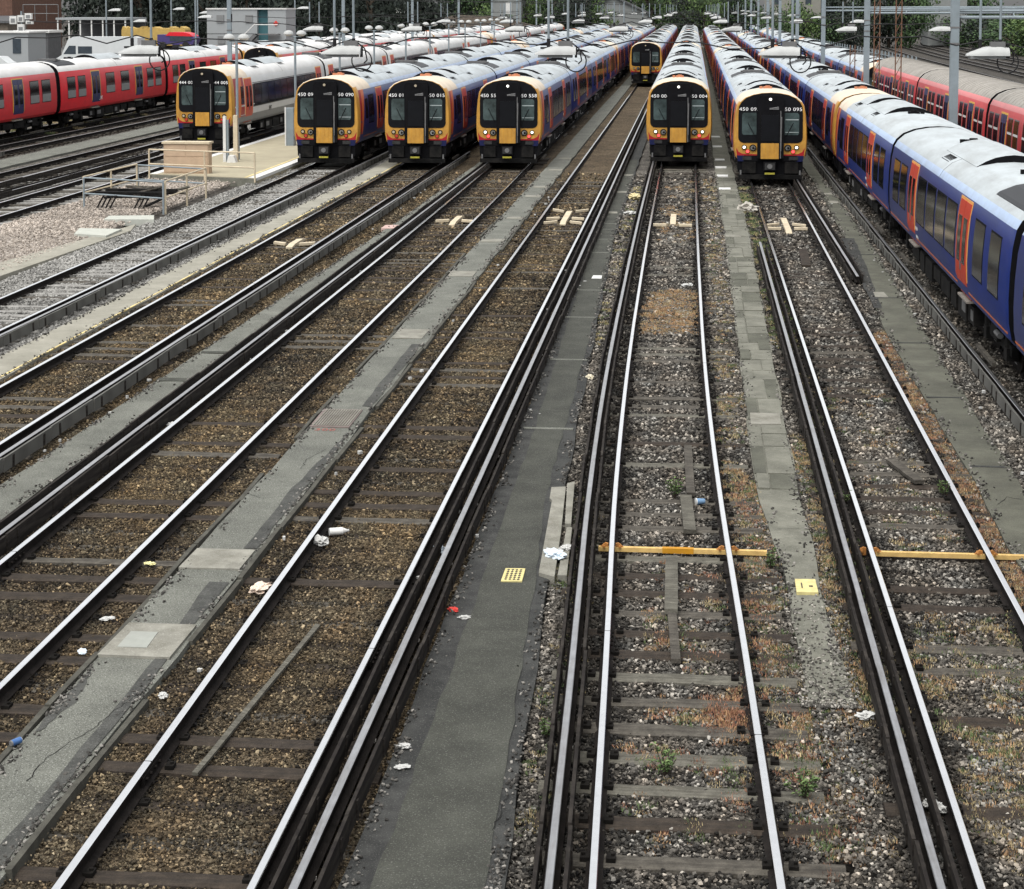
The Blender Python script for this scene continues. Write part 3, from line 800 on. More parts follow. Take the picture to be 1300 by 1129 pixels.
def scatter(name, label, cat, pts, rot, scl, col, idx, meshes):
    coll = bpy.data.collections.new(name + '_kinds')
    for i, me in enumerate(meshes):
        o = bpy.data.objects.new('%s_kind_%02d' % (name, i), me); coll.objects.link(o)
    me = bpy.data.meshes.new(name)
    n = len(pts)
    me.vertices.add(n)
    me.vertices.foreach_set('co', np.asarray(pts, np.float32).ravel())
    for nm, ty, dat, key in (('rot', 'FLOAT_VECTOR', rot, 'vector'), ('scl', 'FLOAT', scl, 'value'), ('idx', 'INT', idx, 'value'), ('col', 'FLOAT_COLOR', col, 'color')):
        a = me.attributes.new(nm, ty, 'POINT')
        a.data.foreach_set(key, np.asarray(dat, np.int32 if ty == 'INT' else np.float32).ravel())
    o = bpy.data.objects.new(name, me); COL.objects.link(o)
    o['label'] = label; o['category'] = cat; o['kind'] = 'stuff'
    ng = bpy.data.node_groups.new(name, 'GeometryNodeTree')
    ng.interface.new_socket('Geometry', in_out='INPUT', socket_type='NodeSocketGeometry')
    ng.interface.new_socket('Geometry', in_out='OUTPUT', socket_type='NodeSocketGeometry')
    N = ng.nodes
    gi = N.new('NodeGroupInput'); go = N.new('NodeGroupOutput')
    ip = N.new('GeometryNodeInstanceOnPoints')
    ci = N.new('GeometryNodeCollectionInfo')
    ci.inputs['Collection'].default_value = coll
    ci.inputs['Separate Children'].default_value = True
    ci.inputs['Reset Children'].default_value = True
    def na(nm, ty):
        a = N.new('GeometryNodeInputNamedAttribute'); a.data_type = ty; a.inputs['Name'].default_value = nm
        return a.outputs['Attribute']
    ng.links.new(gi.outputs[0], ip.inputs['Points'])
    ng.links.new(ci.outputs[0], ip.inputs['Instance'])
    ip.inputs['Pick Instance'].default_value = True
    ng.links.new(na('idx', 'INT'), ip.inputs['Instance Index'])
    er = N.new('FunctionNodeEulerToRotation')
    ng.links.new(na('rot', 'FLOAT_VECTOR'), er.inputs[0])
    ng.links.new(er.outputs[0], ip.inputs['Rotation'])
    ng.links.new(na('scl', 'FLOAT'), ip.inputs['Scale'])
    ng.links.new(ip.outputs[0], go.inputs[0])
    md = o.modifiers.new('scatter', 'NODES'); md.node_group = ng
    return o

def vinterp(p, y): return np.interp(y, [a[1] for a in p], [a[0] for a in p])
def smoothnoise(x, y, s, seed):
    q = np.random.RandomState(seed); out = 0
    for k in range(5):
        a, b_, c, d = q.uniform(-1, 1, 4)
        out = out + np.sin((x * a * 3 + y * b_ * 1.5) / s * (1 + k * .6) + c * 9) * np.cos((x * b_ * 2 - y * a) / s * (1 + k * .5) + d * 7) / (1 + k * .3)
    return out / 3
BEDS = [(const(-17.2), W23[0], 'pale'), (W23[1], W34[0], 'brown'), (W34[1], W45[0], 'brown'), (W45[1], W56[0], 'brown'), (W56[1], W67[0], 'grey'), (W67[1], W78[0], 'grey'), (W78[1], const(6.4), 'grey'), (const(-21.5), const(-17.7), 'pink'), (W67[0], W67[1], 'grey_end')]
RAILX = [S(-15.852), S(-14.299), S(-12.164), S(-10.582), S(-8.302), S(-6.787), S(-4.794), S(-3.312), T6L, T6R, S(2.237), S(3.663), S(-13.93), S(-10.19), S(-8.68), S(-2.963), C6, S(1.915)]
EX = np.array(exposed); BU = np.array(buried)
allp, alls, allc = [], [], []
for L_, R_, kind in BEDS:
    for (ya, yb, dens, sz) in ((13.2, 20, 1250, .0205), (20, 28, 900, .0235), (28, 38, 560, .028), (38, 54, 300, .037), (54, 78, 130, .05)):
        if kind == 'grey_end' and ya > 13.3: continue
        if kind == 'grey_end': yb = 18.3
        if kind == 'pink': dens = 90
        # only what the frame can see (with a margin for side steps)
        ny = 40; yy = np.linspace(ya, yb, ny + 1)
        for j in range(ny):
            y0, y1 = yy[j], yy[j + 1]; ym = (y0 + y1) / 2
            l = float(vinterp(L_, ym)); r_ = float(vinterp(R_, ym))
            l = max(l, -.40 * ym - 1.2); r_ = min(r_, .19 * ym + 1.2)
            if r_ <= l: continue
            n = int((r_ - l) * (y1 - y0) * dens * (1.35 if kind == 'brown' else 1))
            x = rs.uniform(l, r_, n); y = rs.uniform(y0, y1, n)
            keep = np.ones(n, bool)
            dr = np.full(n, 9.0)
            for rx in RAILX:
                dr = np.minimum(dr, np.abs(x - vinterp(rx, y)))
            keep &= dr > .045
            near = EX[np.abs(EX[:, 1] - ym) < (y1 - y0) / 2 + .3] if len(EX) else EX
            for ex, ey in near:
                on = (np.abs(y - ey) < .12) & (np.abs(x - ex) < 1.32)
                keep &= ~(on & (rs.rand(n) < .95))
            keep &= rs.rand(n) < np.clip((82 - y) / 24, 0, 1)
            x, y, dr = x[keep], y[keep], dr[keep]; n = len(x)
            u = rs.rand(n); v = rs.rand(n)
            ghost = np.ones(n)
            for ex, ey in BU[np.abs(BU[:, 1] - ym) < (y1 - y0) / 2 + .3]:
                on = (np.abs(y - ey) < .10 + .02 * u) & (np.abs(x - ex) < 1.28)
                ghost = np.where(on & (v < .8), .55, ghost)
            wide = smoothnoise(x, y, 3.1, 21)
            big = smoothnoise(x, y, 1.3, 5); big2 = smoothnoise(x, y, .55, 9)
            if kind == 'brown':
                base = np.array([.098, .075, .045]); tone = .24 + 1.15 * u ** 1.6 + 2.6 * (v > .84) * rs.rand(n) + .5 * big
                hue = np.c_[1 + .14 * big2 + .1 * wide, 1 + .04 * wide, 1 - .14 * big2 - .1 * wide]
                size = sz * .78 * (.5 + .6 * rs.rand(n) + .9 * (rs.rand(n) > .95))
            elif kind == 'pale':
                base = np.array([.24, .235, .22]); tone = .5 + .8 * u + .2 * big; hue = np.ones((n, 3)); size = sz * (.6 + .6 * rs.rand(n))
            elif kind == 'pink':
                base = np.array([.33, .29, .25]); tone = .55 + .7 * u + .2 * big; hue = np.ones((n, 3)); size = sz * (.6 + .6 * rs.rand(n))
            else:
                base = np.array([.100, .091, .078]); tone = .24 + 1.25 * u ** 1.8 + 3.5 * (v > .76) * rs.rand(n) ** 1.3 + .3 * big
                hue = np.c_[1 + .10 * big2, np.ones(n), 1 - .10 * big2]; size = sz * (.65 + .85 * rs.rand(n) ** 1.5)
            rail_tone = np.clip((dr - .07) / .24, 0, 1) * .86 + .14  # stones get darker towards the rails
            if kind in ('pale', 'pink'): rail_tone = np.clip(rail_tone, .5, 1)
            tone = np.clip(tone + .3 * wide, .12, 9) * rail_tone * ghost
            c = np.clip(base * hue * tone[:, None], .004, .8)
            z = -.192 + size * .25 + rs.uniform(0, .03, n) + .012 * big + np.where(dr > .9, .015, 0)
            if kind == 'pink': z += .04
            if kind == 'grey_end': z += .03
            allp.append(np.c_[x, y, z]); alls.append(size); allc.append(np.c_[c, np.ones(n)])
# stones strayed onto the path edges
for W_, zt in ((W23, -.10), (W34, -.10), (W45, -.10), (W56, -.11), (W67, -.125), (W78, -.11)):
    for E_, sg in ((W_[0], 1), (W_[1], -1)):
        n = 2600
        y = 14 + 62 * rs.rand(n) ** 1.6
        clump = np.clip(smoothnoise(y * .0 + vinterp(E_, y), y, .5, 3 + int(abs(zt) * 100)) + .35, 0, 1)
        y = y[rs.rand(n) < clump]; n = len(y)
        x = vinterp(E_, y) + sg * np.abs(rs.normal(0, .07, n))
        if W_ is W67: ok = y > 18.5; x, y = x[ok], y[ok]; n = len(y)
        size = .016 * (.5 + .8 * rs.rand(n)) * (1 + y / 60)
        t_ = .03 + .22 * rs.rand(n) ** 2.5
        allp.append(np.c_[x, y, np.full(n, zt) + size * .3]); alls.append(size); allc.append(np.c_[t_, t_ * .95, t_ * .86, np.ones(n)])
# the near end of the slab path goes under stones bit by bit
n = 900; y = 18.2 + 3.4 * rs.rand(n) ** 2.6; x = rs.uniform(1.1, 1.7, n); size = .017 * (.6 + .7 * rs.rand(n)); t_ = .04 + .3 * rs.rand(n) ** 2.2
allp.append(np.c_[x, y, -.125 + size * .35]); alls.append(size); allc.append(np.c_[t_, t_ * .94, t_ * .83, np.ones(n)])
P = np.concatenate(allp); n = len(P)
print('stones', n)
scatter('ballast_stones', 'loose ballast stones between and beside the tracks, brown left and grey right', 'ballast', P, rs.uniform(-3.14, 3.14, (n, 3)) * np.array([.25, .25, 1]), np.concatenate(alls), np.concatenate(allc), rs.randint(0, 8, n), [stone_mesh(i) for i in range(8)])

ORG, STR, GRN, RED = (.36, .225, .12), (.36, .29, .16), (.09, .13, .05), (.27, .135, .085)
wp, wsz, wc = [], [], []
def weeds(x0, x1, y0, y1, n, cols, size, clump=1.0):
    n = int(n * 1.6)
    k = max(1, int(n * .12)); cx = rs.uniform(x0, x1, k); cy = rs.uniform(y0, y1, k)
    for i in range(n):
        j = rs.randint(k)
        x = cx[j] + rs.normal() * .09 * clump; y = cy[j] + rs.normal() * .16 * clump
        if not (x0 - .1 < x < x1 + .1): continue
        c = np.array(cols[rs.randint(len(cols))]) * rs.uniform(.6, 1.25)
        wp.append((x, y, -.168)); wsz.append(size * rs.uniform(.5, 1.3)); wc.append(tuple(np.clip(c, 0, .7)) + (1,))
weeds(.45, .9, 26, 76, 900, [STR, STR, ORG, GRN], .06)
weeds(.62, 1.05, 18, 27, 380, [RED, ORG, STR, GRN], .06)
weeds(.85, 1.6, 15, 18.6, 260, [STR, GRN, ORG, RED], .06)
weeds(-1.0, .1, 39.5, 45.5, 900, [ORG, ORG, STR], .07)
weeds(-1.0, .1, 55, 75, 240, [STR, ORG], .08)
weeds(-.6, .6, 15, 24, 240, [STR, GRN, ORG, RED], .055, .8)
weeds(.2, .55, 17.6, 18.4, 120, [RED, RED, ORG], .06)
weeds(1.15, 1.65, 17.8, 19.6, 120, [STR, GRN, ORG], .05)
weeds(1.6, 1.85, 18, 30, 420, [STR, GRN, ORG], .06)
weeds(1.7, 2.1, 38, 72, 800, [GRN, GRN, STR], .09)
weeds(3.78, 4.1, 21, 40, 1100, [ORG, ORG, STR, RED], .06)
weeds(2.35, 3.6, 15, 21, 520, [STR, ORG, GRN, STR], .06)
weeds(3.7, 4.3, 15, 22, 300, [STR, ORG, GRN], .07)
weeds(2.4, 3.5, 24, 34, 160, [STR, GRN, ORG], .055)
weeds(2.0, 2.2, 17, 40, 180, [GRN, STR], .06)
weeds(-1.5, -1.2, 15, 26, 160, [STR, GRN], .05)
weeds(-2.2, -1.85, 38, 72, 260, [STR, GRN, (.5, .42, .2)], .07)
weeds(-1.62, -1.45, 22.2, 22.9, 40, [GRN, STR], .05)
weeds(-38.5, -34.5, 80, 120, 260, [GRN, STR], .16, 2)
n = len(wp)
scatter('dry_weeds', 'dry orange, straw and green weeds in the ballast of the right hand tracks', 'weeds', wp, np.c_[rs.uniform(-.2, .2, (n, 2)), rs.uniform(0, 6.28, n)], wsz, wc, rs.randint(0, 5, n), [tuft_mesh(40 + i, 1.4, .4 + .1 * i, 34) for i in range(5)])

# single green plants
def plant(x, y, h, label, g=None):
    t = thing('weed_plant', label, 'plant', (x, y, -.18), g)
    st, lf = MB(), MB()
    q = random.Random(int(abs(x * 100) + y * 10))
    for i in range(11):
        a = q.uniform(0, 6.28); tip = (x + math.cos(a) * h * q.uniform(.1, .5), y + math.sin(a) * h * q.uniform(.1, .5), -.18 + h * q.uniform(.5, 1))
        st.tube((x, y, -.18), tip, .004, 'bark', 4)
        for k in range(9):
            f = q.uniform(.3, 1); px = x + (tip[0] - x) * f; py = y + (tip[1] - y) * f; pz = -.18 + (tip[2] + .18) * f
            d = q.uniform(0, 6.28); L = h * q.uniform(.12, .24); dx, dy = math.cos(d), math.sin(d); w = L * .25
            lf.add([(px, py, pz), (px + dx * L * .5 - dy * w, py + dy * L * .5 + dx * w, pz + L * .3), (px + dx * L, py + dy * L, pz + L * .1), (px + dx * L * .5 + dy * w, py + dy * L * .5 - dx * w, pz + L * .25)], [(0, 1, 2, 3)], GREEN)
    st.build('stem', t); lf.build('leaf', t, fix=False)
GREEN = leaf_mat('weed_green', (.05, .09, .03), (.14, .2, .075))
plant(-.21, 26.1, .34, 'light green weed between the rails beside the dark plank')
plant(-.2, 16.5, .28, 'feathery green weed growing over a sleeper near the bottom of the bent track')
plant(1.0, 22.9, .26, 'green weed just past the right end of the yellow bar')
plant(1.0, 16.1, .3, 'bushy yellowish weed at the near end of the slab path')
plant(2.12, 26.0, .24, 'small green weed beside the left rail of the track to train 450 095')
plant(3.55, 26.6, .24, 'green weed near the askew dark board, beside a right rail')
plant(-1.33, 17.3, .2, 'small weed in the stones right of the wide asphalt path')

# ------------------------------------------------------------------ trackside fittings
def ybar(xl, x0, x1, xr, y, ochre, label):
    t = thing('yellow_bar', label, 'gauge bar', ((x0 + x1) / 2, y, -.16))
    b = MB(); b.box(x0, x1, y - .034, y + .034, -.125, -.07, 'yellow_bar')
    b.build('bar', t)
    if ochre:
        b = MB(); b.box(ochre[0], ochre[1], y - .04, y + .04, -.128, -.064, 'ochre'); b.build('sleeve', t)
    for rx in (xl, xr):
        for s_ in (-1, 1):
            b = MB()
            b.prism([(rx + s_ * .045, -.12), (rx + s_ * .17, -.12), (rx + s_ * .15, -.075), (rx + s_ * .08, -.02), (rx + s_ * .045, -.03)], y - .022, y + .022, 'clamp')
            b.tube((rx + s_ * .1, y - .06, -.06), (rx + s_ * .1, y + .06, -.06), .016, 'clamp', 8)
            b.build('clamp', t)
ybar(interp(T6L, 23.3), -1.14, .96, interp(T6R, 23.3), 23.33, (-.34, .05), 'yellow bar with an ochre sleeve clamped across the bent weedy track')
ybar(2.237, 2.31, 4.75, 3.663, 23.44, None, 'plain yellow bar clamped across the track to train 450 095')
def plank(pts, w, m, label, z=-.125, h=.05):
    (x0, y0), (x1, y1) = pts
    d = np.array([x1 - x0, y1 - y0]); L = np.linalg.norm(d)
    q = random.Random(int(L * 99)); b = MB(); n = 7
    vs = []
    for i in range(n + 1):
        yy = -L / 2 + L * i / n; a = q.uniform(-.02, .02) * w * 4
        vs += [(-w / 2 + a * .3, yy, 0), (-w / 2 + a * .3, yy, h + q.uniform(-.006, .006)), (w / 2 + a * .2, yy, h + q.uniform(-.006, .006)), (w / 2 + a * .2, yy, 0)]
    fs = [(i * 4 + k, i * 4 + k + 1, i * 4 + k + 5, i * 4 + k + 4) for i in range(n) for k in range(3)] + [(0, 1, 2, 3), (n * 4 + 3, n * 4 + 2, n * 4 + 1, n * 4)]
    b.add(vs, fs, m)
    o = b.build('plank')
    o.location = ((x0 + x1) / 2, (y0 + y1) / 2, z); o.rotation_euler = (0, .03, -math.atan2(d[0], d[1]))
    tag(o, label, 'plank')
plank([(-4.37, 16.0), (-4.08, 20.1)], .055, 'timber_pale', 'long thin timber lying slantwise between the rails of the empty track', h=.03)
plank([(.0, 24.2), (-.06, 26.0)], .16, 'timber_pale', 'wide grey plank beside the light green weed')
plank([(.01, 26.1), (-.04, 29.0)], .12, 'timber', 'tapered dark plank behind the light green weed')
plank([(-.22, 23.0), (-.2, 20.9)], .15, 'timber_pale', 'grey plank just in front of the yellow bar with the ochre sleeve', h=.06)
plank([(-.19, 20.8), (-.13, 19.3)], .10, 'timber', 'short dark splintered plank nearest the camera on the bent track')
plank([(3.0, 28.4), (3.28, 27.1)], .15, 'timber', 'dark board askew between the rails of the track to train 450 095')
plank([(3.1, 53.2), (3.0, 49.8)], .24, 'timber_brown', 'wide brown board lying lengthwise ahead of train 450 095')
plank([(-6.0, 20.2), (-6.0, 20.21)], .05, 'timber', 'short dark stick on the path') if False else None
def ramp(x, y0, y1, sides, label):
    t = thing('track_ramp', label, 'track magnet', (x, y0, -.16))
    b = MB(); b.prism([(y0, -.17), (y0, -.12), (y0 + .5, -.07), (y1 - .5, -.07), (y1, -.12), (y1, -.17)], x - .09, x + .09, 'cream', axis='x')
    b.build('ramp', t)
    for s_ in (-1, 1):
        for yy, dy in sides:
            b = MB()
            x0, x1 = x + s_ * .2, x + s_ * .6
            b.add([(x0, yy - .1, -.13), (x1, yy + s_ * 0 + dy - .1, -.13), (x1, yy + dy + .1, -.13), (x0, yy + .1, -.13), (x0, yy - .1, -.06), (x1, yy + dy - .1, -.06), (x1, yy + dy + .1, -.06), (x0, yy + .1, -.06)],
                  [(0, 3, 2, 1), (4, 5, 6, 7), (0, 1, 5, 4), (1, 2, 6, 5), (2, 3, 7, 6), (3, 0, 4, 7)], 'cream')
            b.build('arm', t, label='short yellowish timber arm')
ramp(-4.05, 58.9, 62.8, [(59.4, -.4), (60.4, -.2), (62.4, .5)], 'cream ramp with six short arms between the rails of the empty track')
ramp(2.92, 57.2, 61.4, [(58.2, 0), (59.4, -.4)], 'cream ramp with four arms just ahead of train 450 095')
ramp(-.6, 59.3, 62.2, [(58.8, 0)], 'small cream ramp ahead of train 450 004')
ramp(-7.5, 58.4, 61.0, [(59.4, -.2)], 'cream ramp ahead of train 450 558')
ramp(-11.4, 52.5, 54.5, [(53, .3)], 'small cream ramp nearest the pale path with the yellow line')

# litter
def crumple(x, y, r, m, label, z=-.14, flat=.5, seed=1, cat='litter'):
    import bmesh
    q = random.Random(seed); bm = bmesh.new()
    bmesh.ops.create_icosphere(bm, subdivisions=3, radius=1)
    for v in bm.verts:
        k = q.uniform(.55, 1.25); v.co = v.co * k; v.co.z *= flat
    me = bpy.data.meshes.new('litter'); bm.to_mesh(me); bm.free(); me.materials.append(MT[m] if isinstance(m, str) else m)
    o = bpy.data.objects.new('crumpled_litter', me); COL.objects.link(o)
    o.location = (x, y, z + r * flat * .5); r *= .8; o.scale = (r, r * 1.5, r); o.rotation_euler = (0, 0, q.uniform(0, 3))
    return tag(o, label, cat)
bluep = mat('blue_white_wrapper', (.55, .62, .68), .5, 0, .4, 14); redp = mat('red_wrapper', (.5, .05, .04), .5, 0, .4, 14)
multi = mat('mixed_wrapper', (.5, .36, .25), .6, 0, .6, 16, dirt=(.75, .74, .72), dscale=12, damt=1); ylw = mat('pale_yellow_card', (.62, .58, .3), .7, 0, .15, 9)
crumple(-1.66, 22.85, .14, bluep, 'blue and white plastic bag on the pale concrete edging', -.08, .5, 3)
crumple(-1.55, 23.2, .09, 'paper', 'white wrapper right behind the blue and white bag', -.08, .4, 4)
crumple(-4.70, 23.35, .11, 'paper', 'crumpled pale paper against the left rail of the empty track', -.14, .7, 5)
crumple(-5.02, 21.4, .14, multi, 'heap of coloured food wrappers left of the empty track', -.15, .45, 6)
crumple(-2.66, 20.75, .06, redp, 'small red wrapper on the dark edge of the wide path', -.11, .5, 7)
crumple(-2.5, 20.5, .06, 'paper', 'white paper scrap beside the red wrapper', -.11, .4, 8)
crumple(-2.6, 16.75, .05, 'paper', 'round white paper scrap at the near left edge of the wide path', -.1, .6, 9)
crumple(-2.55, 16.3, .06, 'paper', 'long white scrap in front of the round paper scrap', -.1, .25, 10)
crumple(-6.62, 22.3, .07, ylw, 'pale yellow card scrap beside the plain cover slab', -.15, .3, 11)
crumple(-3.15, 24.9, .07, 'paper', 'white wrapper between the right rail and conductor rail of the empty track', -.12, .6, 12)
crumple(-3.13, 23.1, .09, bluep, 'blue white bag wedged beside the conductor rail of the empty track', -.12, .6, 13)
crumple(-1.86, 34.4, .07, mat('pale_lump', (.6, .55, .42), .8, 0, .2, 9), 'pale lump of concrete in the stones right of the wide path', -.14, .8, 14, 'rubble')
crumple(2.1, 15.9, .09, 'paper', 'white paper by the conductor rail at the bottom right', -.12, .6, 15)
crumple(1.7, 18.0, .09, 'paper', 'grey white bag beside the end of the slab path', -.14, .5, 16)
crumple(-.1, 46.3, .16, 'paper', 'white paper between the rails among orange weeds', -.15, .3, 17)
crumple(-6.42, 19.1, .06, bluep, 'blue grey scrap left of the slab with the square lid', -.15, .5, 18)
crumple(-5.2, 17.9, .06, 'paper', 'white scrap in the stones right of the kerbed path near the bottom', -.14, .5, 19)
crumple(-8.42, 29.7, .09, 'paper', 'white bag between the conductor rail and left rail of the track to train 450 558', -.12, .6, 20)
crumple(-6.5, 20.2, .07, 'paper', 'thin white rag left of the kerbed path', -.15, .25, 21)
crumple(-2.02, 67, .25, mat('straw_heap', (.5, .43, .25), .8, 0, .4, 9), 'straw coloured heap of debris on the right edge of the wide path', -.12, .6, 22)
crumple(-2.0, 62, .2, 'paper', 'pale crumpled sheet beside the heap of debris', -.12, .4, 23)
crumple(1.85, 63.5, .3, mat('grey_rubble', (.36, .34, .3), .9, 0, .3, 9), 'pale grey rubble sack just ahead of train 450 095', -.15, .8, 24, 'rubble')
SCRAPS = []
for i in range(70):
    side = rs.randint(6)
    X0, X1, ya, yb = [(-2.75, -2.5, 15, 70), (-3.25, -3.05, 15, 70), (-8.5, -8.4, 20, 70), (-5.3, -5.0, 18, 75), (-9.95, -9.7, 25, 70), (4.75, 5.2, 26, 70)][side]
    SCRAPS.append((rs.uniform(X0, X1), rs.uniform(ya, yb)))
b = MB()
for i, (x, y) in enumerate(SCRAPS):
    r_ = rs.uniform(.012, .03) * (1 + y / 60); a = rs.uniform(0, 3)
    pts = [(x + r_ * rs.uniform(.5, 1.3) * math.cos(a + k * 1.25), y + r_ * rs.uniform(.5, 1.6) * math.sin(a + k * 1.25)) for k in range(5)]
    b.prism(pts, -.13, -.088 + rs.uniform(-.02, .01), 'paper', axis='z')
o = b.build('litter_scraps'); tag(o, 'tiny white scraps strewn along the path edges and conductor rails', 'litter'); o['kind'] = 'stuff'
b = MB(); b.tube((0, 0, 0), (0, .17, .0), .05, 'white', 12, .05); b.tube((0, .17, 0), (0, .23, 0), .05, 'white', 12, .02); b.tube((0, .23, 0), (0, .26, 0), .02, 'paper', 8)
o = b.build('plastic_bottle', smooth=40); o.location = (-4.66, 23.75, -.1); o.rotation_euler = (0, 0, -1.2); tag(o, 'white plastic bottle lying beside the crumpled pale paper', 'bottle')
b = MB(); m_ = mat('blue_cup', (.13, .22, .34), .5, 0, .15, 8)
b.tube((0, 0, 0), (0, .12, 0), .036, m_, 14, .047, caps=True); b.tube((0, .116, 0), (0, .126, 0), .051, 'white', 14)
o = b.build('paper_cup', smooth=40); o.location = (.2, 25.75, -.10); o.rotation_euler = (0, 0, 1.9); tag(o, 'light blue cup lying by the right rail of the bent weedy track', 'cup')
b = MB(); m_ = mat('blue_can', (.07, .15, .34), .35, .3, .2, 12)
b.tube((0, 0, 0), (0, .13, 0), .038, m_, 14); b.tube((0, -.012, 0), (0, 0, 0), .03, 'metal', 14, .038); b.tube((0, .13, 0), (0, .142, 0), .038, 'white', 14, .03)
o = b.build('drink_can', smooth=40); o.scale = (.8, .8, .8); o.location = (-6.2, 16.4, -.06); o.rotation_euler = (0, 0, -.5); tag(o, 'blue and white drink can on the kerb at the bottom left', 'can')

# ------------------------------------------------------------------ trains
HALF = [(1.22, .92), (1.33, 1.05), (1.385, 1.35), (1.40, 1.8), (1.385, 2.3), (1.345, 2.8), (1.28, 3.15), (1.19, 3.32), (1.0, 3.5), (.7, 3.63), (.35, 3.70), (0, 3.72)]
def px(z): return float(np.interp(z, [p[1] for p in HALF], [p[0] for p in HALF]))
def roofz(x): return float(np.interp(abs(x), [p[0] for p in HALF[:4:-1]], [p[1] for p in HALF[:4:-1]]))
FULL = [(a, z) for a, z in HALF] + [(-a, z) for a, z in HALF[-2::-1]]
NP = len(FULL)
CARL = 19.7

def patchside(b, side, ya, yb, z0, z1, off, m, n=5, ya1=None, yb1=None, inset=.03):
    """a curved panel standing proud of the body side; ya1/yb1: edges at the top when slanted"""
    ya1 = ya if ya1 is None else ya1; yb1 = yb if yb1 is None else yb1
    zs = np.linspace(z0, z1, n + 1); vs = []
    for i, z in enumerate(zs):
        t = i / n; a = ya + (ya1 - ya) * t; c = yb + (yb1 - yb) * t
        x = px(z)
        vs += [(side * (x - inset), a, z), (side * (x + off), a, z), (side * (x + off), c, z), (side * (x - inset), c, z)]
    fs = []
    for i in range(n):
        o = i * 4
        fs += [(o, o + 1, o + 5, o + 4), (o + 1, o + 2, o + 6, o + 5), (o + 2, o + 3, o + 7, o + 6)]
    fs += [(0, 1, 2, 3), (4 * n + 3, 4 * n + 2, 4 * n + 1, 4 * n)]
    b.add(vs, fs, m)

LIV = {
 'blue': dict(body='navy', cant='cant_blue', roof='roof', roofcab='roof_cream', leaf='dred', frame='dorange', low='navy', stripe='orange', style='450', capm='cyellow', cante='cant_blue'),
 'red': dict(body='redbody', cant='roof_white', roof='roof_white', roofcab='roof_white', leaf='dblue', frame='dyellow', low='redbody', stripe=None, style='458', capm='cyellow'),
 'old': dict(body='redpale', cant='pinkcant', roof='roof_grey', roofcab='roof_grey', leaf='dblue', frame='dyellow', low='redpale', stripe=None, style='455', capm='cyellow'),
 'white': dict(body='whitebody', cant='roof_white', roof='roof_white', roofcab='roof_cream', leaf='dred', frame='dorange', low='greyband', stripe=None, style='444', capm='cyellow'),
}
def body_mesh(lv, cab, L):
    b = MB(); h = L / 2
    if cab:
        secs = [(-h, .965, .978, .0), (-h + .04, .982, .99, 0), (-h + .2, .995, .997, 0), (-h + .5, 1, 1, 0), (-h + 1.0, 1, 1, 0), (-h + 3.6, 1, 1, 0), (h - .12, 1, 1, 0), (h, .97, .985, 0)]
    else:
        secs = [(-h, .97, .985, 0), (-h + .12, 1, 1, 0), (h - .12, 1, 1, 0), (h, .97, .985, 0)]
    rows = []
    for y, sx, sz, _ in secs:
        rows.append([(a * sx, y, z if z < 2.2 else 2.2 + (z - 2.2) * sz) for a, z in FULL])
    o = 0
    b.v = [p for r_ in rows for p in r_]
    for j in range(len(rows) - 1):
        for i in range(NP):
            a = j * NP + i; c = j * NP + (i + 1) % NP
            k = i if i < NP // 2 else NP - 2 - i
            front = cab and secs[j + 1][0] <= -h + .51
            if i == NP - 1: m = 'under'
            elif front: m = 'cyellow' if (k >= 1 or True) else 'cred'
            elif k <= 1: m = lv['low']
            elif k <= 5: m = lv['body']
            elif k == 6: m = lv['cant'] if not (cab and secs[j + 1][0] <= -h + 3.7) else lv['roofcab']
            elif cab and secs[j + 1][0] <= -h + 3.7: m = lv['roofcab']
            else: m = lv['roof']
            if front and k >= 7: m = lv['roofcab']
            b.f.append([a, c, c + NP, a + NP]); b.mi.append(b.mid(m))
    b.f.append(list(range(NP))); b.mi.append(b.mid(lv['capm'] if cab else 'rubber'))
    e = (len(rows) - 1) * NP
    b.f.append([e + i for i in range(NP)][::-1]); b.mi.append(b.mid('rubber'))
    return b.mesh('carriage', smooth=28)

_bogie = None
def bogie_mesh():
    b = MB()
    for s_ in (-1, 1):
        b.box(s_ * .98 - .06, s_ * .98 + .06, -1.55, 1.55, .42, .62, 'under')
        for yy in (-1.2, 1.2):
            b.tube((s_ * .70, yy, .42), (s_ * .80, yy, .42), .42, 'under', 18)
            b.tube((s_ * .80, yy, .42), (s_ * .84, yy, .42), .36, 'rail_side', 18)
            b.box(s_ * 1.0 - .1, s_ * 1.0 + .12, yy - .17, yy + .17, .3, .56, 'under')
            b.tube((s_ * 1.02, yy, .56), (s_ * 1.02, yy, .78), .09, 'under', 8)
        b.box(s_ * 1.02 - .1, s_ * 1.02 + .13, -.35, .35, .5, .95, 'under')
        b.tube((s_ * 1.14, -.9, .72), (s_ * 1.14, -.45, .72), .06, 'metal', 8)
        b.box(s_ * 1.22, s_ * 1.30, -1.0, 1.0, .12, .2, 'timber')
    b.box(-1.0, 1.0, -.3, .3, .5, .8, 'under')
    for yy in (-1.2, 1.2): b.tube((-.7, yy, .42), (.7, yy, .42), .08, 'under', 8)
    return b.mesh('bogie', smooth=35)
def under_mesh():
    b = MB(); q = random.Random(3)
    b.box(-1.1, 1.1, -8.6, 8.6, .78, 1.0, 'under')
    y = -5.0
    for s_ in (-1, 1):
        y = -5.0
        while y < 4.6:
            L = q.uniform(.5, 1.6)
            b.box(s_ * 1.22 - .5 if s_ > 0 else -1.22, 1.22 if s_ > 0 else -.72, y, y + L, q.uniform(.3, .5), .8, 'under')
            if q.random() < .5: b.box(s_ * 1.225 - .008, s_ * 1.225 + .008, y + .1, y + L * .5, .5, .72, 'metal')
            y += L + q.uniform(.08, .4)
    return b.mesh('underframe')
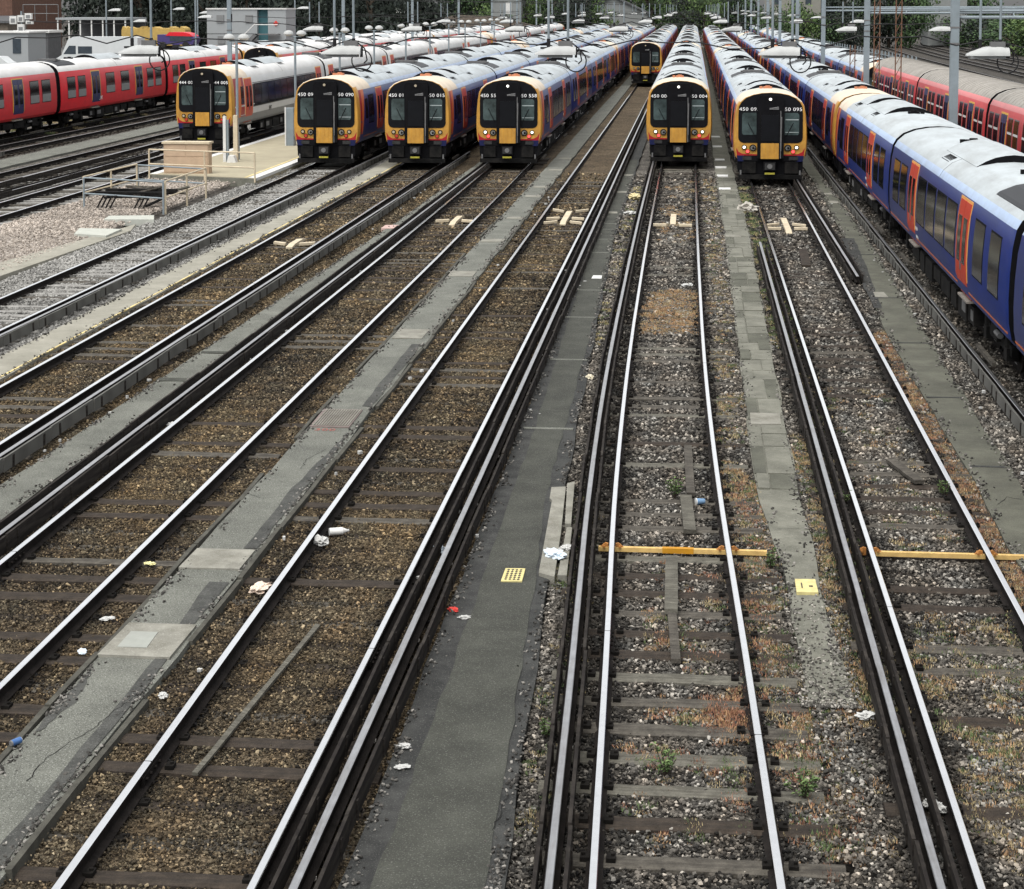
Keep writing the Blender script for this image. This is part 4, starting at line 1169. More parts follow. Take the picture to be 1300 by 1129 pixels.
def bellows_mesh(L):
    b = MB(); h = L / 2
    for k in range(3):
        y = h + .01 + k * .2
        b.prism([(a * (.84 if k % 2 else .88), 1.0 + (z - .92) * (.90 if k % 2 else .925)) for a, z in FULL], y, y + .19, 'rubber')
    return b.mesh('gangway_bellows')
def pod_mesh(cream=False, well=True):
    """raised air unit on the roof; its open ends show as dark crescents"""
    b = MB(); n = 8
    xs = np.linspace(-.78, .78, n + 1)
    top = [(x, roofz(x) + .015 + .15 * (1 - (x / .78) ** 2)) for x in xs]
    bot = [(x, roofz(x) - .03) for x in xs[::-1]]
    b.prism(top + bot, -2.4, 2.4, MT['roof'], 'rubber')
    return b.mesh('roof_unit', smooth=30)
def rib_mesh(m):
    b = MB()
    for y in np.arange(-9.5, 9.6, .6):
        pts = [(a, z + .012) for a, z in FULL if z > 3.3]
        lo = [(a * .995, z - .03) for a, z in pts[::-1]]
        b.prism(pts + lo, y - .03, y + .03, m)
    return b.mesh('roof_rib')
CACHE = {}
def shared(key, fn):
    if key not in CACHE: CACHE[key] = fn()
    return CACHE[key]

def door_mesh(lv, side, w=.72):
    b = MB()
    zt = 3.12 if lv['style'] in ('450', '444') else 3.05
    patchside(b, side, -w - .09, w + .09, .96, zt, .010, lv['frame'])
    patchside(b, side, -w, -.012, .98, zt - .06, .020, lv['leaf'])
    patchside(b, side, .012, w, .98, zt - .06, .020, lv['leaf'])
    for a, c in ((-w + .16, -.14), (.14, w - .16)):
        patchside(b, side, a, c, 1.72, 2.72, .026, 'glass')
    patchside(b, side, -.012, .012, 1.0, zt - .05, .016, 'rubber')
    b.box(min(side * 1.1, side * 1.37), max(side * 1.1, side * 1.37), -w * .9, w * .9, .90, .945, 'step')
    patchside(b, side, -.05, -.03, 1.55, 1.75, .034, 'metal', 2); patchside(b, side, .03, .05, 1.55, 1.75, .034, 'metal', 2)
    return b.mesh('door', smooth=30)
def window_mesh(side, w, z0, z1, style):
    b = MB()
    if style == '455':
        patchside(b, side, -w / 2 - .04, w / 2 + .04, z0 - .04, z1 + .04, .008, 'metal', 3)
        patchside(b, side, -w / 2, w / 2, z0, z1, .013, 'glass', 3)
        patchside(b, side, -w / 2, w / 2, z0 + (z1 - z0) * .60, z0 + (z1 - z0) * .66, .016, 'white', 1)
    else:
        patchside(b, side, -w / 2 - .035, w / 2 + .035, z0 - .035, z1 + .035, .006, 'rubber', 4)
        patchside(b, side, -w / 2, w / 2, z0, z1, .011, 'glass', 4)
        if style == '458': patchside(b, side, -w / 2, w / 2, z0, z0 + (z1 - z0) * .36, .015, 'greyband', 2)  # grey lower part of the pane is a painted reflection
    return b.mesh('window', smooth=30)

def make_car(key, cab=False, rear_text=None, lit=False, number=None, bell=True):
    """one carriage, its front (or cab) end at -y; returns the body object with its parts"""
    lv = LIV[key]; st = lv['style']
    L = {'450': CARL, '458': 20.5, '455': 19.4, '444': 23.0}[st]; h = L / 2
    body = link('carriage', shared(('body', key, cab), lambda: body_mesh(lv, cab, L)))
    def sub(name, me, loc=(0, 0, 0), label=None):
        o = link(name, me, body, label); o.location = loc
        return o
    bm_ = shared('bogie', bogie_mesh)
    for y in (-h + 3.0, h - 3.0): sub('bogie', bm_, (0, y, 0))
    sub('underframe', shared('under', under_mesh))
    if bell: sub('gangway_bellows', shared(('bell', L), lambda: bellows_mesh(L)))
    if st == '450': dys = (-4.35, 4.5)
    elif st == '458': dys = (-4.2, 4.3)
    elif st == '455': dys = (-6.4, 0, 6.4)
    else: dys = ((-h + 3.4, h - 1.9) if cab else (-h + 1.5, h - 1.5))
    for side in (-1, 1):
        for y in dys: sub('door', shared(('door', key, side, st), lambda: door_mesh(lv, side, .72 if st != '455' else .55)), (0, y, 0))
        if st == '450':
            wl = [(-8.35, 1.15), (-6.45, 1.2)] if not cab else [(-6.6, 1.3)]
            wl += [(-2.55, 1.45), (-.85, 1.5), (.9, 1.5), (2.65, 1.5), (6.55, 1.3), (8.2, 1.3)]
            z0, z1 = 1.68, 2.84
        elif st == '458':
            wl = [(-8.5, 1.3), (-6.7, 1.3)] if not cab else [(-6.5, 1.3)]
            wl += [(-1.5, 1.6), (1.4, 1.6), (6.7, 1.3), (8.5, 1.3)]
            z0, z1 = 1.68, 2.8
        elif st == '455':
            wl = [(-8.8, .95), (-7.55, .5), (-5.2, .6), (-4.2, .95), (-2.6, .95), (-1.3, .6), (1.3, .6), (2.6, .95), (4.2, .95), (5.2, .6), (7.55, .5), (8.8, .95)]
            wl = [(-8.9, .8), (-7.8, .8), (-5.1, .8), (-4.0, .8), (-2.4, .8), (-1.3, .8), (1.3, .8), (2.4, .8), (4.0, .8), (5.1, .8), (7.8, .8), (8.9, .8)]
            z0, z1 = 1.7, 2.9
        else:
            ya = -h + 4.6 if cab else -h + 2.6; yb = h - 3.0; n = 10; w = (yb - ya) / n
            wl = [(ya + w * (i + .5), w - .1) for i in range(n)]; z0, z1 = 1.75, 2.75
        for y, w in wl:
            sub('window', shared(('win', st, side, w, z0, z1), lambda: window_mesh(side, w, z0, z1, st)), (0, y, 0))
        if st == '450':
            def stripe():
                b = MB(); patchside(b, side, -h + (1.4 if cab else .1), -5.15, 1.14, 1.175, .006, 'orange', 1); patchside(b, side, -3.55, 3.7, 1.14, 1.175, .006, 'orange', 1); patchside(b, side, 5.3, h - .1, 1.14, 1.175, .006, 'orange', 1); return b.mesh('lining_stripe')
            sub('lining_stripe', shared(('str', side, cab), stripe))
            def lab():
                b = MB(); patchside(b, side, 3.2, 3.65, 1.2, 1.5, .006, 'white', 1); return b.mesh('notice_plate')
            sub('notice_plate', shared(('lab', side), lab))
        if st == '444':
            def band():
                b = MB(); patchside(b, side, -h + (4.3 if cab else 2.3), h - 2.7, 1.66, 2.84, .003, 'black', 5); return b.mesh('window_band')
            sub('window_band', shared(('band', side, cab), band))
        if st in ('458', '444'):
            k = sub('side_lettering', shared('swt' + st, lambda: text_mesh('SWT', .3, 'num' if st == '458' else 'ink', 'side_lettering')), (side * (px(1.45) + .012), -3.4, 1.42))
            k.rotation_euler = (math.pi / 2 + .03, 0, side * math.pi / 2)
    # roof
    if st == '455':
        sub('roof_rib', shared('rib', lambda: rib_mesh('roof_grey')))['kind'] = 'stuff'
    else:
        pm = shared('pod', lambda: pod_mesh())
        sub('roof_unit', pm, (0, .4, 0))
        if cab: sub('roof_unit', pm, (0, -4.6, 0)).scale = (1, .55, 1)
        def vent(cm):
            b = MB(); z = roofz(0)
            b.box(-.17, .17, -.15, .15, z - .03, z + .07, cm); b.tube((0, 0, z + .07), (0, 0, z + .11), .1, cm, 10); b.box(-.32, -.2, -.06, .06, z - .03, z + .08, cm); return b.mesh('roof_vent')
        sub('roof_vent', shared(('vent', cab), lambda: vent('vent_peach' if cab else 'rubber')), (0, -6.6 if cab else -4.7, 0), None)
        sub('roof_vent', shared(('vent', False), lambda: vent('rubber')), (0, 3.9, 0)); 
        if not cab: pass
        def grille():
            b = MB()
            for s_ in (-1, 1):
                for i in range(6):
                    x = s_ * (.92 + .0); y = -1.0 + i * .2 - .2
                    zz = roofz(.92)
                    b.add([(s_ * .82, y, roofz(.82) + .008), (s_ * 1.02, y, roofz(1.02) + .008), (s_ * 1.02, y + .15, roofz(1.02) + .008), (s_ * .82, y + .15, roofz(.82) + .008), (s_ * .82, y, roofz(.82) - .02), (s_ * 1.02, y, roofz(1.02) - .02), (s_ * 1.02, y + .15, roofz(1.02) - .02), (s_ * .82, y + .15, roofz(.82) - .02)], [(0, 1, 2, 3), (0, 1, 5, 4), (1, 2, 6, 5), (2, 3, 7, 6), (3, 0, 4, 7)], 'rubber')
            return b.mesh('roof_grille')
        gm = shared('grille', grille)
        sub('roof_grille', gm, (0, 1.9, 0))
        if cab: sub('roof_grille', gm, (0, -4.2, 0))
        def joint():
            b = MB()
            pts = [(a, z + .004) for a, z in FULL if z > 3.14]; lo = [(a * .99, z - .03) for a, z in pts[::-1]]
            b.prism(pts + lo, -.02, .02, 'metal'); return b.mesh('roof_joint')
        jm = shared('joint', joint)
        sub('roof_joint', jm, (0, 0.2, 0))
        if not cab:
            def well():
                b = MB(); xs = [-1.06, -1.0, -.7, -.35, 0, .35, .7, 1.0, 1.06]
                pts = [(x, roofz(x) + .012) for x in xs]; lo = [(x, roofz(x) - .03) for x in xs[::-1]]
                b.prism(pts + lo, -1.5, 1.5, 'black'); b.box(-.5, .5, -.2, .2, 3.7, 3.82, 'metal'); b.tube((-.6, .3, 3.74), (.6, .3, 3.74), .04, 'metal'); return b.mesh('roof_well')
            sub('roof_well', shared('well', well), (0, -h + 1.9, 0))
    # cab
    if cab:
        if st == '444':
            pass
        for side in (-1, 1):
            def wedge():
                b = MB()
                if st == '450':
                    patchside(b, side, -h + .5, -h + .8, .95, 3.16, .004, 'cred', 6, -h + .5, -h + 1.0)
                    patchside(b, side, -h + .8, -h + .92, .95, 3.16, .007, 'orange', 6, -h + 1.0, -h + 1.7)
                elif st == '444':
                    patchside(b, side, -h + .5, -h + 2.5, .95, 3.16, .004, 'cred', 6)
                    patchside(b, side, -h + 1.3, -h + 1.6, .95, 3.16, .007, 'orange', 6, -h + 1.1, -h + 2.1)
                else:
                    patchside(b, side, -h + .5, -h + 1.0, .95, 3.16, .004, 'orange', 6, -h + .5, -h + 1.6)
                patchside(b, side, -h + .2, -h + .52, .93, 1.2, .006, 'cred', 2)
                return b.mesh('livery_flash', smooth=30)
            sub('livery_flash', shared(('wedge', st, side), wedge))
            def cabwin():
                b = MB(); patchside(b, side, -h + 1.75, -h + 2.35, 1.9, 2.75, .012, 'glass', 3); return b.mesh('cab_window')
            sub('cab_window', shared(('cabwin', st, side), cabwin))
        F = -h
        def mask():
            b = MB()
            r_ = .22; pts = []
            for k in range(5): t = math.pi + k * math.pi / 8; pts.append((-1.22 + r_ + r_ * math.cos(t), 1.62 + r_ + r_ * math.sin(t)))
            for k in range(5): t = 1.5 * math.pi + k * math.pi / 8; pts.append((1.22 - r_ + r_ * math.cos(t), 1.62 + r_ + r_ * math.sin(t)))
            arc = [(a * .965, 2.2 + (z - 2.2) * .978) for a, z in FULL if z > 2.75]
            arc = [(max(-1.22, min(1.22, a * .968)), z - .012) for a, z in arc]
            b.prism(pts + arc, F - .016, F + .05, 'black'); return b.mesh('cab_mask')
        sub('cab_mask', shared(('mask', L), mask))
        for side in (-1, 1):
            def scr():
                b = MB(); x0, x1 = .53, 1.08
                b.prism([(side * x0, 1.95), (side * (x1 - .05), 1.95), (side * x1, 2.02), (side * x1, 2.78), (side * (x1 - .06), 2.86), (side * x0, 2.86)], F - .03, F, 'screen')
                if side > 0:
                    b.box(x0 + .03, x1 - .02, F - .036, F - .028, 2.56, 2.6, 'blind'); b.box(x0 + .03, x1 - .02, F - .036, F - .028, 2.05, 2.075, 'blind')
                b.tube((side * .6, F - .045, 1.92), (side * .86, F - .045, 2.45), .012, 'rubber', 5)
                return b.mesh('windscreen')
            sub('windscreen', shared(('scr', L, side), scr))
            def head():
                b = MB(); b.disc((side * .66, 1.42), .135, F - .05, F + .03, 'rubber', 18); b.disc((side * .66, 1.42), .095, F - .056, F, 'chrome', 16); b.disc((side * .66 + .02, 1.41), .05, F - .06, F, 'glass', 10); return b.mesh('headlight')
            sub('headlight', shared(('head', L, side), head))
            def mark(on):
                b = MB(); b.disc((side * .99, 1.44), .095, F - .04, F + .03, 'rubber', 14); b.disc((side * .99, 1.44), .058, F - .048, F, 'lampon' if on else 'lampoff', 14); return b.mesh('marker_light')
            sub('marker_light', shared(('mark', L, side, lit), lambda: mark(lit)))
            def tail(on):
                b = MB(); b.disc((side * .86, 1.27), .085, F - .04, F + .03, 'rubber', 14); b.disc((side * .86, 1.27), .066, F - .048, F, 'tailon' if on else 'tailoff', 14); return b.mesh('tail_light')
            sub('tail_light', shared(('tail', L, side, lit), lambda: tail(lit)))
            if number:
                k = sub('fleet_number', shared(('num', number), lambda: text_mesh(number, .2, 'num', 'fleet_number')), (side * .80, F - .024, 3.0)); k.rotation_euler = (math.pi / 2, 0, 0); k.scale = (1.12, 1, 1)
        def gang():
            b = MB()
            b.prism([(-.5, 1.0), (.5, 1.0), (.5, 3.4), (.42, 3.56), (-.42, 3.56), (-.5, 3.4)], F - .2, F + .05, 'rubber')
            b.prism([(-.36, 1.70), (.30, 1.70), (.30, 2.78), (-.36, 2.78)], F - .212, F - .19, 'black')
            b.box(.36, .39, F - .215, F - .19, 1.0, 2.95, 'metal'); b.box(-.40, -.385, F - .215, F - .19, 1.02, 2.9, 'under')
            b.box(-.05, .3, F - .225, F - .19, 3.0, 3.07, 'metal'); b.tube((0, F - .22, 3.05), (.3, F - .22, 3.1), .02, 'metal', 6)
            b.tube((.39, F - .23, 1.3), (.41, F - .23, 2.7), .018, 'metal', 6)
            return b.mesh('gangway')
        sub('gangway', shared(('gang', L), gang))
        def gpan():
            b = MB(); b.box(-.37, .31, F - .225, F - .19, .98, 1.62, 'cyellow')
            for x in (-.2, -.03, .14): b.box(x, x + .008, F - .23, F - .2, .99, 1.61, 'ochre')
            return b.mesh('gangway_panel')
        sub('gangway_panel', shared(('gpan', L), gpan))
        def toplight(on):
            b = MB(); b.disc((-.02, 3.42), .055, F - .235, F - .1, 'lampon' if on else 'lampoff', 12); return b.mesh('top_light')
        sub('top_light', shared(('top', L, lit), lambda: toplight(lit)))
        def lower():
            b = MB()
            # red lower corners and navy valance with grilles
            for s_ in (-1, 1):
                b.prism([(s_ * .5, 1.10), (s_ * 1.26, 1.10), (s_ * 1.30, 1.42), (s_ * 1.2, 1.25), (s_ * 1.05, 1.17), (s_ * .5, 1.15)], F - .012, F + .03, 'cred')
            b.prism([(-1.0, .86), (1.0, .86), (1.0, 1.10), (-1.0, 1.10)], F - .03, F + .5, 'rubber')
            for s_ in (-1, 1): b.prism([(s_ * 1.0, .86), (s_ * 1.22, .86), (s_ * 1.275, 1.10), (s_ * 1.0, 1.10)], F - .03, F + .5, 'navy_dark')
            for s_ in (-1, 1): b.box(s_ * .88 - .17, s_ * .88 + .17, F - .05, F, .92, 1.06, 'coupl')
            return b.mesh('valance')
        sub('valance', shared(('val', L), lower))
        def skirt():
            b = MB()
            b.prism([(-1.05, .22), (1.05, .22), (1.22, .45), (1.24, .88), (-1.24, .88), (-1.22, .45)], F + .02, F + 1.6, 'rubber')
            b.prism([(-1.2, .14), (1.2, .14), (1.2, .32), (-1.2, .32)], F - .12, F + .05, 'under')
            for s_ in (-1, 1):
                b.box(s_ * .8 - .25, s_ * .8 + .25, F - .1, F + .04, .38, .84, 'under'); b.box(s_ * 1.12 - .03, s_ * 1.12 + .03, F - .1, F - .04, .3, .5, 'metal')
            return b.mesh('skirt')
        sub('skirt', shared(('skirt', L), skirt))
        def coup():
            b = MB(); b.box(-.26, .2, F - .4, F, .5, .85, 'rubber'); b.box(-.22, .16, F - .43, F - .38, .55, .82, 'coupl'); b.tube((-.03, F - .46, .69), (-.03, F - .4, .69), .1, 'metal', 12)
            b.box(-.22, .16, F - .42, F - .38, .36, .43, 'lime'); return b.mesh('coupler')
        sub('coupler', shared(('coup', L), coup))
    return body

PROTO = {}
def proto(key, cab, lit=False, number=None, bell=True):
    k = (key, cab, lit, number, bell)
    if k not in PROTO: PROTO[k] = make_car(key, cab, None, lit, number, bell)
    return PROTO[k]

def train(X, front, units, label, first_cab=True, number=None, lit=False, group='trains parked in rows in the yard', zs=1.0, xs=1.0, heading=0.0, cat='train'):
    """units: list of (livery, cars); X lateral, front = distance of the first end"""
    t = thing('train', label, cat, (X, front, 0), group, base=False)
    t.scale = (xs, 1, zs)
    t.rotation_euler = (0, 0, heading)
    y = 0.0
    for ui, (key, n) in enumerate(units):
        pitch = {'450': 20.35, '458': 21.1, '455': 20.0, '444': 23.55}[LIV[key]['style']]
        for i in range(n):
            front_cab = (i == 0 and (ui > 0 or first_cab)); rear_cab = (i == n - 1)
            num = number if (ui == 0 and i == 0) else None
            last = ui == len(units) - 1 and rear_cab
            p = proto(key, front_cab or rear_cab, lit if num else False, num, not rear_cab)
            c = copy_tree(p, t)
            c.location = (0, y + pitch / 2, 0)
            if rear_cab and not front_cab: c.rotation_euler = (0, 0, math.pi)
            y += pitch
        if ui < len(units) - 1: y += .25
    return t
B4 = ('blue', 4)
train(-15.37, 78.0, [B4, B4, B4], 'blue train beside the island platform with 450 090 on its black front', number='450 090', zs=1.0)
train(-11.55, 78.3, [B4, B4, B4], 'blue train with 450 015 on its black front', number='450 015', zs=.99)
train(-7.71, 78.7, [B4, B4, B4], 'blue train with 450 558 on its front, lamps lit, standing left of the empty track', number='450 558', lit=True, zs=.985)
train(-4.05, 162.0, [B4, B4], 'blue train standing far back at the end of the long empty track', number='450 102' if False else '450 0', lit=True, zs=.98) if False else train(-4.05, 162.0, [B4, B4], 'blue train standing far back at the end of the long empty track', lit=True, zs=.98)
train(-.585, 80.2, [B4, B4, B4], 'blue train with 450 004 on its front, seen almost head on', number='450 004', lit=True, zs=.965)
train(2.95, 72.2, [B4, B4, B4], 'blue train with 450 095 on its front, second of the lit trains from the right', number='450 095', lit=True, zs=.93)
train(6.80, 73.6, [B4, B4, B4], 'long blue train along the right, part behind the joint of two yellow cabs', zs=.915, group='trains parked in rows in the yard')
t8 = train(6.80, 73.35 - 4 * 20.35, [B4], 'nearest blue train with orange red doors, running out of the right edge', zs=.915)
train(11.0, 108.5, [B4, B4, B4], 'blue train behind the lamp masts, at the far end of the grey roofed red train', zs=.93)
train(11.95, 27.9, [('old', 4)], 'red train with grey ribbed roof and blue doors on the right', first_cab=True, zs=1.04, heading=.0075)
train(-23.3, 88.3, [('white', 5), ('white', 5)], 'white train with dark window band and 444 005 on its front', number='444 005', zs=1.02)
train(-35.5, 57.2, [('red', 4), ('red', 4)], 'red train with white roof and blue doors along the left edge', zs=1.0)
train(-31.6, 136.0, [('red', 4), ('red', 4)], 'red train with a yellow end standing behind the white train', zs=1.0)
for p in list(PROTO.values()): remove_tree(p)

# ------------------------------------------------------------------ lamp masts, suspended lamps, cables
def lamp_mesh():
    b = MB(); n = 12; m = 10
    # long domed housing (x is the long axis), flat underside
    prof = []
    for i in range(n + 1):
        t = i / n; x = -.36 + .72 * t
        w = (.05 + .12 * math.sin(math.pi * min(1, t * 1.0) ** .8)) if t < .75 else .17 - .05 * (t - .75)
        hgt = (.03 + .13 * math.sin(math.pi * .5 * min(1, t / .55))) * (1 if t < .9 else .9)
        prof.append((x, w, hgt))
    vs = []
    for x, w, hg in prof:
        for k in range(m + 1):
            a = math.pi * k / m
            vs.append((x, w * math.cos(a), hg * math.sin(a)))
    fs = [(i * (m + 1) + k, i * (m + 1) + k + 1, (i + 1) * (m + 1) + k + 1, (i + 1) * (m + 1) + k) for i in range(n) for k in range(m)]
    fs += [(i * (m + 1), (i + 1) * (m + 1), (i + 1) * (m + 1) + m, i * (m + 1) + m) for i in range(n)]
    fs += [tuple(range(m + 1)), tuple(n * (m + 1) + k for k in range(m, -1, -1))]
    b.add(vs, fs, 'lampwhite')
    return b.mesh('lamp_housing', smooth=35)
LAMPM = lamp_mesh()
def lens_mesh():
    b = MB(); b.box(-.3, .3, -.11, .11, -.05, -.002, 'greyband'); return b.mesh('lamp_lens')
LENSM = lens_mesh()
def hanger_mesh(x):
    b = MB(); b.tube((x, 0, .13), (x, 0, .28), .032, 'cable', 8); b.tube((x, 0, .28), (x, 0, 1.0), .022, 'galv', 8); return b.mesh('hanger')
HG = [hanger_mesh(-.12), hanger_mesh(.22)]
def clamp_mesh():
    b = MB(); b.box(-.26, .34, -.03, .03, .10, .135, 'cable'); b.box(.34, .38, -.04, .04, -.05, .16, 'cable'); b.box(.05, .3, -.05, .05, .125, .24, 'metal'); return b.mesh('clamp')
CLM = clamp_mesh()
def loop_mesh():
    b = MB(); pts = [(.36 + .18 * math.sin(t) , .02, .06 - .17 + .19 * math.cos(t)) for t in np.linspace(0, 5.6, 16)]
    b.path(pts, .012, 'cable', 5); b.path([(.3, .0, .2), (.42, .0, .1), (.46, 0, -.1), (.4, 0, -.16)], .012, 'cable', 5); return b.mesh('cable_loop')
LPM = loop_mesh()
WALKX = [-13.3, -9.85, -6.19, -2.4, 1.48, 5.0]
WLAB = ['beside the pale platform path', 'above the narrow path left of train 450 558', 'above the kerbed path right of train 450 558', 'above the wide asphalt path', 'above the slab path', 'above the cable path left of the long blue train']
ROWLAB = {1: 'large suspended lamp nearest the camera', 2: 'second row suspended lamp', 3: 'third row suspended lamp', 4: 'fourth row suspended lamp', 5: 'small fifth row lamp', 6: 'tiny sixth row lamp', 7: 'tiny lamp of the farthest row'}
for n in range(1, 8):
    y = 33.0 * n
    for j, x in enumerate(WALKX):
        t = thing('suspended_lamp', ROWLAB[n] + ', ' + WLAB[j], 'lamp', (x + (rnd.uniform(-.25, .25) if n > 1 else 0), y + rnd.uniform(-.5, .5) * (n > 1), 5.86), 'lamps hung on wires across the yard', base=False)
        t.rotation_euler = (0, 0, rnd.uniform(-.15, .15))
        link('housing', LAMPM, t); link('lens', LENSM, t); link('clamp', CLM, t)
        for hm in HG: link('hanger', hm, t)
        if n <= 3: link('cable_loop', LPM, t)
    # black power cable and the carrying wire above it
    b = MB(); pts = []
    xs = np.linspace(-23.7, 8.9, 60)
    for x in xs:
        d = min(abs(x - w) for w in WALKX)
        pts.append((x, y, 6.13 - .05 * math.cos(x * .9) - (.12 if .3 < d < .9 else 0) + .02 * math.sin(x * 5)))
    b.path(pts, .012 if n == 1 else .016, 'cable', 5)
    o = b.build('span_cable')
    b = MB(); b.path([(x, y, 6.86 + .9 * ((x + 7.4) / 16.3) ** 2) for x in xs], .008, 'cable', 4); w_ = b.build('span_wire')
    tag(w_, ['', 'thin carrying wire above the nearest row of lamps', 'thin carrying wire above the second row of lamps', 'thin carrying wire above the third row of lamps', 'thin carrying wire above the fourth row of lamps', 'thin carrying wire above the fifth row of lamps', 'thin carrying wire above the sixth row of lamps', 'thin carrying wire above the farthest row of lamps'][n], 'wire', 'carrying wires across the yard')
    tag(o, ['', 'black power cable carrying the nearest row of lamps', 'span cable carrying the second row of lamps', 'span cable carrying the third row of lamps', 'span cable carrying the fourth row of lamps', 'span cable carrying the fifth row of lamps', 'span cable carrying the sixth row of lamps', 'span cable carrying the farthest row of lamps'][n], 'cable', 'span wires across the yard')
def mast_mesh(h=11, r=.14):
    b = MB(); b.box(-r, r, -r, r, 0, h, 'galv'); b.box(-.25, .25, -.25, .25, -.05, .06, 'conc'); b.box(-.16, .16, -.16, .16, .06, .1, 'metal'); return b.mesh('post')
def band_mesh():
    b = MB()
    for z in (5.6, 6.15, 7.5): b.box(-.15, .15, -.15, .15, z, z + .06, 'metal')
    b.box(.14, .19, -.05, .05, 6.1, 6.5, 'cable'); return b.mesh('bracket')
MASTM, BANDM = mast_mesh(), band_mesh()
def arm_mesh():
    b = MB(); b.tube((-.14, 0, 6.05), (-.3, 0, 5.98), .03, 'galv'); return b.mesh('lamp_arm')
ARMM = arm_mesh()
ORD = ['', 'first', 'second', 'third', 'fourth', 'fifth', 'sixth', 'seventh', 'eighth', 'ninth', 'tenth', 'eleventh']
for n in range(2, 12):
    y = 33.0 * n
    t = thing('lamp_mast', 'grey square mast, %s from the camera in the row right of the long blue train' % ORD[n - 1], 'mast', (8.9, y, -.2), 'lamp masts right of the blue trains', base=False)
    link('post', MASTM, t); link('bracket', BANDM, t); link('lamp_arm', ARMM, t)
    o = link('lamp_housing', LAMPM, t); o.location = (-.52, 0, 6.06)
    if n in (2, 3, 4):
        b = MB(); z = {2: 6.52, 3: 6.55, 4: 6.6}[n]
        b.tube((.14, .0, z), (33, -1.5, z + .1), .06, 'galv', 8); b.tube((.14, .35, z + .22), (33, -1.15, z + .34), .05, 'galv', 8)
        b.tube((33, -1.3, 0), (33, -1.3, z + 1.5), .12, 'galv', 8)
        for k in range(9): b.tube((2 + k * 3.6, .0 - k * .165, z), (2 + k * 3.6, .35 - k * .165, z + .22), .02, 'galv', 5)
        b.build('cross_beam', t)
    if n >= 3:
        t = thing('lamp_mast', 'grey mast, %s from the camera in the row left of the white train' % ORD[n - 2], 'mast', (-24.6, y, -.2), 'lamp masts left of the white train', base=False)
        link('post', MASTM, t).scale = (.75, .75, 1); link('bracket', BANDM, t).scale = (.8, .8, 1)
# twin globe lamps along the island platform
def globe_mesh():
    b = MB(); n, m = 10, 6
    vs = []
    for i in range(m + 1):
        a = math.pi * .5 * i / m
        for k in range(n): vs.append((.26 * math.cos(a) * math.cos(6.283 * k / n), .26 * math.cos(a) * math.sin(6.283 * k / n), .2 * math.sin(a)))
    fs = [(i * n + k, i * n + (k + 1) % n, (i + 1) * n + (k + 1) % n, (i + 1) * n + k) for i in range(m) for k in range(n)] + [tuple(range(n))]
    b.add(vs, fs, 'lampwhite'); b.tube((0, 0, -.1), (0, 0, 0), .1, 'white', 10, .24); return b.mesh('globe', smooth=40)
GLM = globe_mesh()
def tpole():
    b = MB(); b.tube((0, 0, 0), (0, 0, 1.2), .09, 'galv', 10); b.tube((0, 0, 1.2), (0, 0, 5.15), .06, 'galv', 10); b.tube((-.32, 0, 5.15), (.32, 0, 5.15), .03, 'galv', 6); return b.mesh('pole')
TPM = tpole()
for i, y in enumerate((80.5, 92.6, 104.5, 116, 129, 141, 152, 163, 175, 187)):
    t = thing('platform_lamp', 'twin headed platform lamp, %s along the island platform' % ['nearest', 'second', 'third', 'fourth', 'fifth', 'sixth', 'seventh', 'eighth', 'ninth', 'tenth'][i], 'street lamp', (-19.7, y, .05), 'twin lamps along the island platform', base=False)
    link('pole', TPM, t)
    for s_ in (-1, 1):
        o = link('globe', GLM, t); o.location = (s_ * .32, 0, 5.27)

# ------------------------------------------------------------------ island platform and its furniture
b = MB()
pl = [(-21.5, 73.2), (-16.87, 71.8), (-16.87, 240), (-21.35, 240)]
b.prism(pl, -.3, .05, 'platform', axis='z')
plat = struct(b.build('platform')); plat['label'] = 'low island platform with pale edges'
b = MB(); b.prism([(-17.2, 71.95), (-16.85, 71.8), (-16.85, 239), (-17.2, 239)], -.06, .056, 'white', axis='z'); b.build('edge_coping', plat)
b = MB(); b.prism([(-21.52, 73.25), (-21.2, 73.2), (-21.05, 239), (-21.37, 239)], -.06, .056, 'white', axis='z'); b.build('edge_coping', plat)
b = MB(); b.prism([(-17.4, 72.05), (-17.3, 72.0), (-17.3, 239), (-17.4, 239)], .04, .054, 'yline', axis='z'); b.build('yellow_line', plat)
b = MB(); b.prism([(-21.54, 73.1), (-16.85, 71.68), (-16.85, 71.82), (-21.54, 73.24)], -.3, .03, 'conc2', axis='z'); b.build('platform_face', plat)
t = thing('trackside_cabinet', 'wide beige flat topped cabinet standing on the near end of the platform', 'cabinet', (-20.1, 73.7, .05))
b = MB(); b.box(-21.0, -19.18, 73.5, 74.05, .05, 1.24, 'beige'); b.build('body', t)
b = MB(); b.box(-21.06, -19.12, 73.44, 74.1, 1.24, 1.32, 'cream'); b.build('lid', t)
for k in range(2):
    b = MB(); x = -20.95 + .9 * k; b.box(x, x + .84, 73.485, 73.52, .75, 1.2, 'beige'); b.build('door_panel', t)
b = MB(); b.box(-20.95, -19.23, 73.48, 73.52, .12, .7, 'beige'); b.build('lower_panel', t)
def railing(pts, z0, h, m, label, mid=True, base=None):
    t = thing('railing', label, 'railing', (pts[0][0], pts[0][1], z0))
    for (x, y) in pts:
        b = MB(); b.tube((x, y, z0), (x, y, z0 + h), .035, m, 8); b.build('post', t)
    for z in ([h, h * .5] if mid else [h]):
        b = MB()
        b.path([(x, y, z0 + z) for x, y in pts], .028, m, 8); b.build('rail', t)
railing([(-21.45, 73.0), (-19.0, 72.2), (-16.86, 71.6)], -.1, 1.15, 'cream', 'cream tube railing across the near end of the platform')
railing([(-20.7, 62.6), (-20.55, 65.2), (-20.42, 67.9)], -.2, 1.1, 'cream', 'cream tube railing on the far left side of the steel trestle')
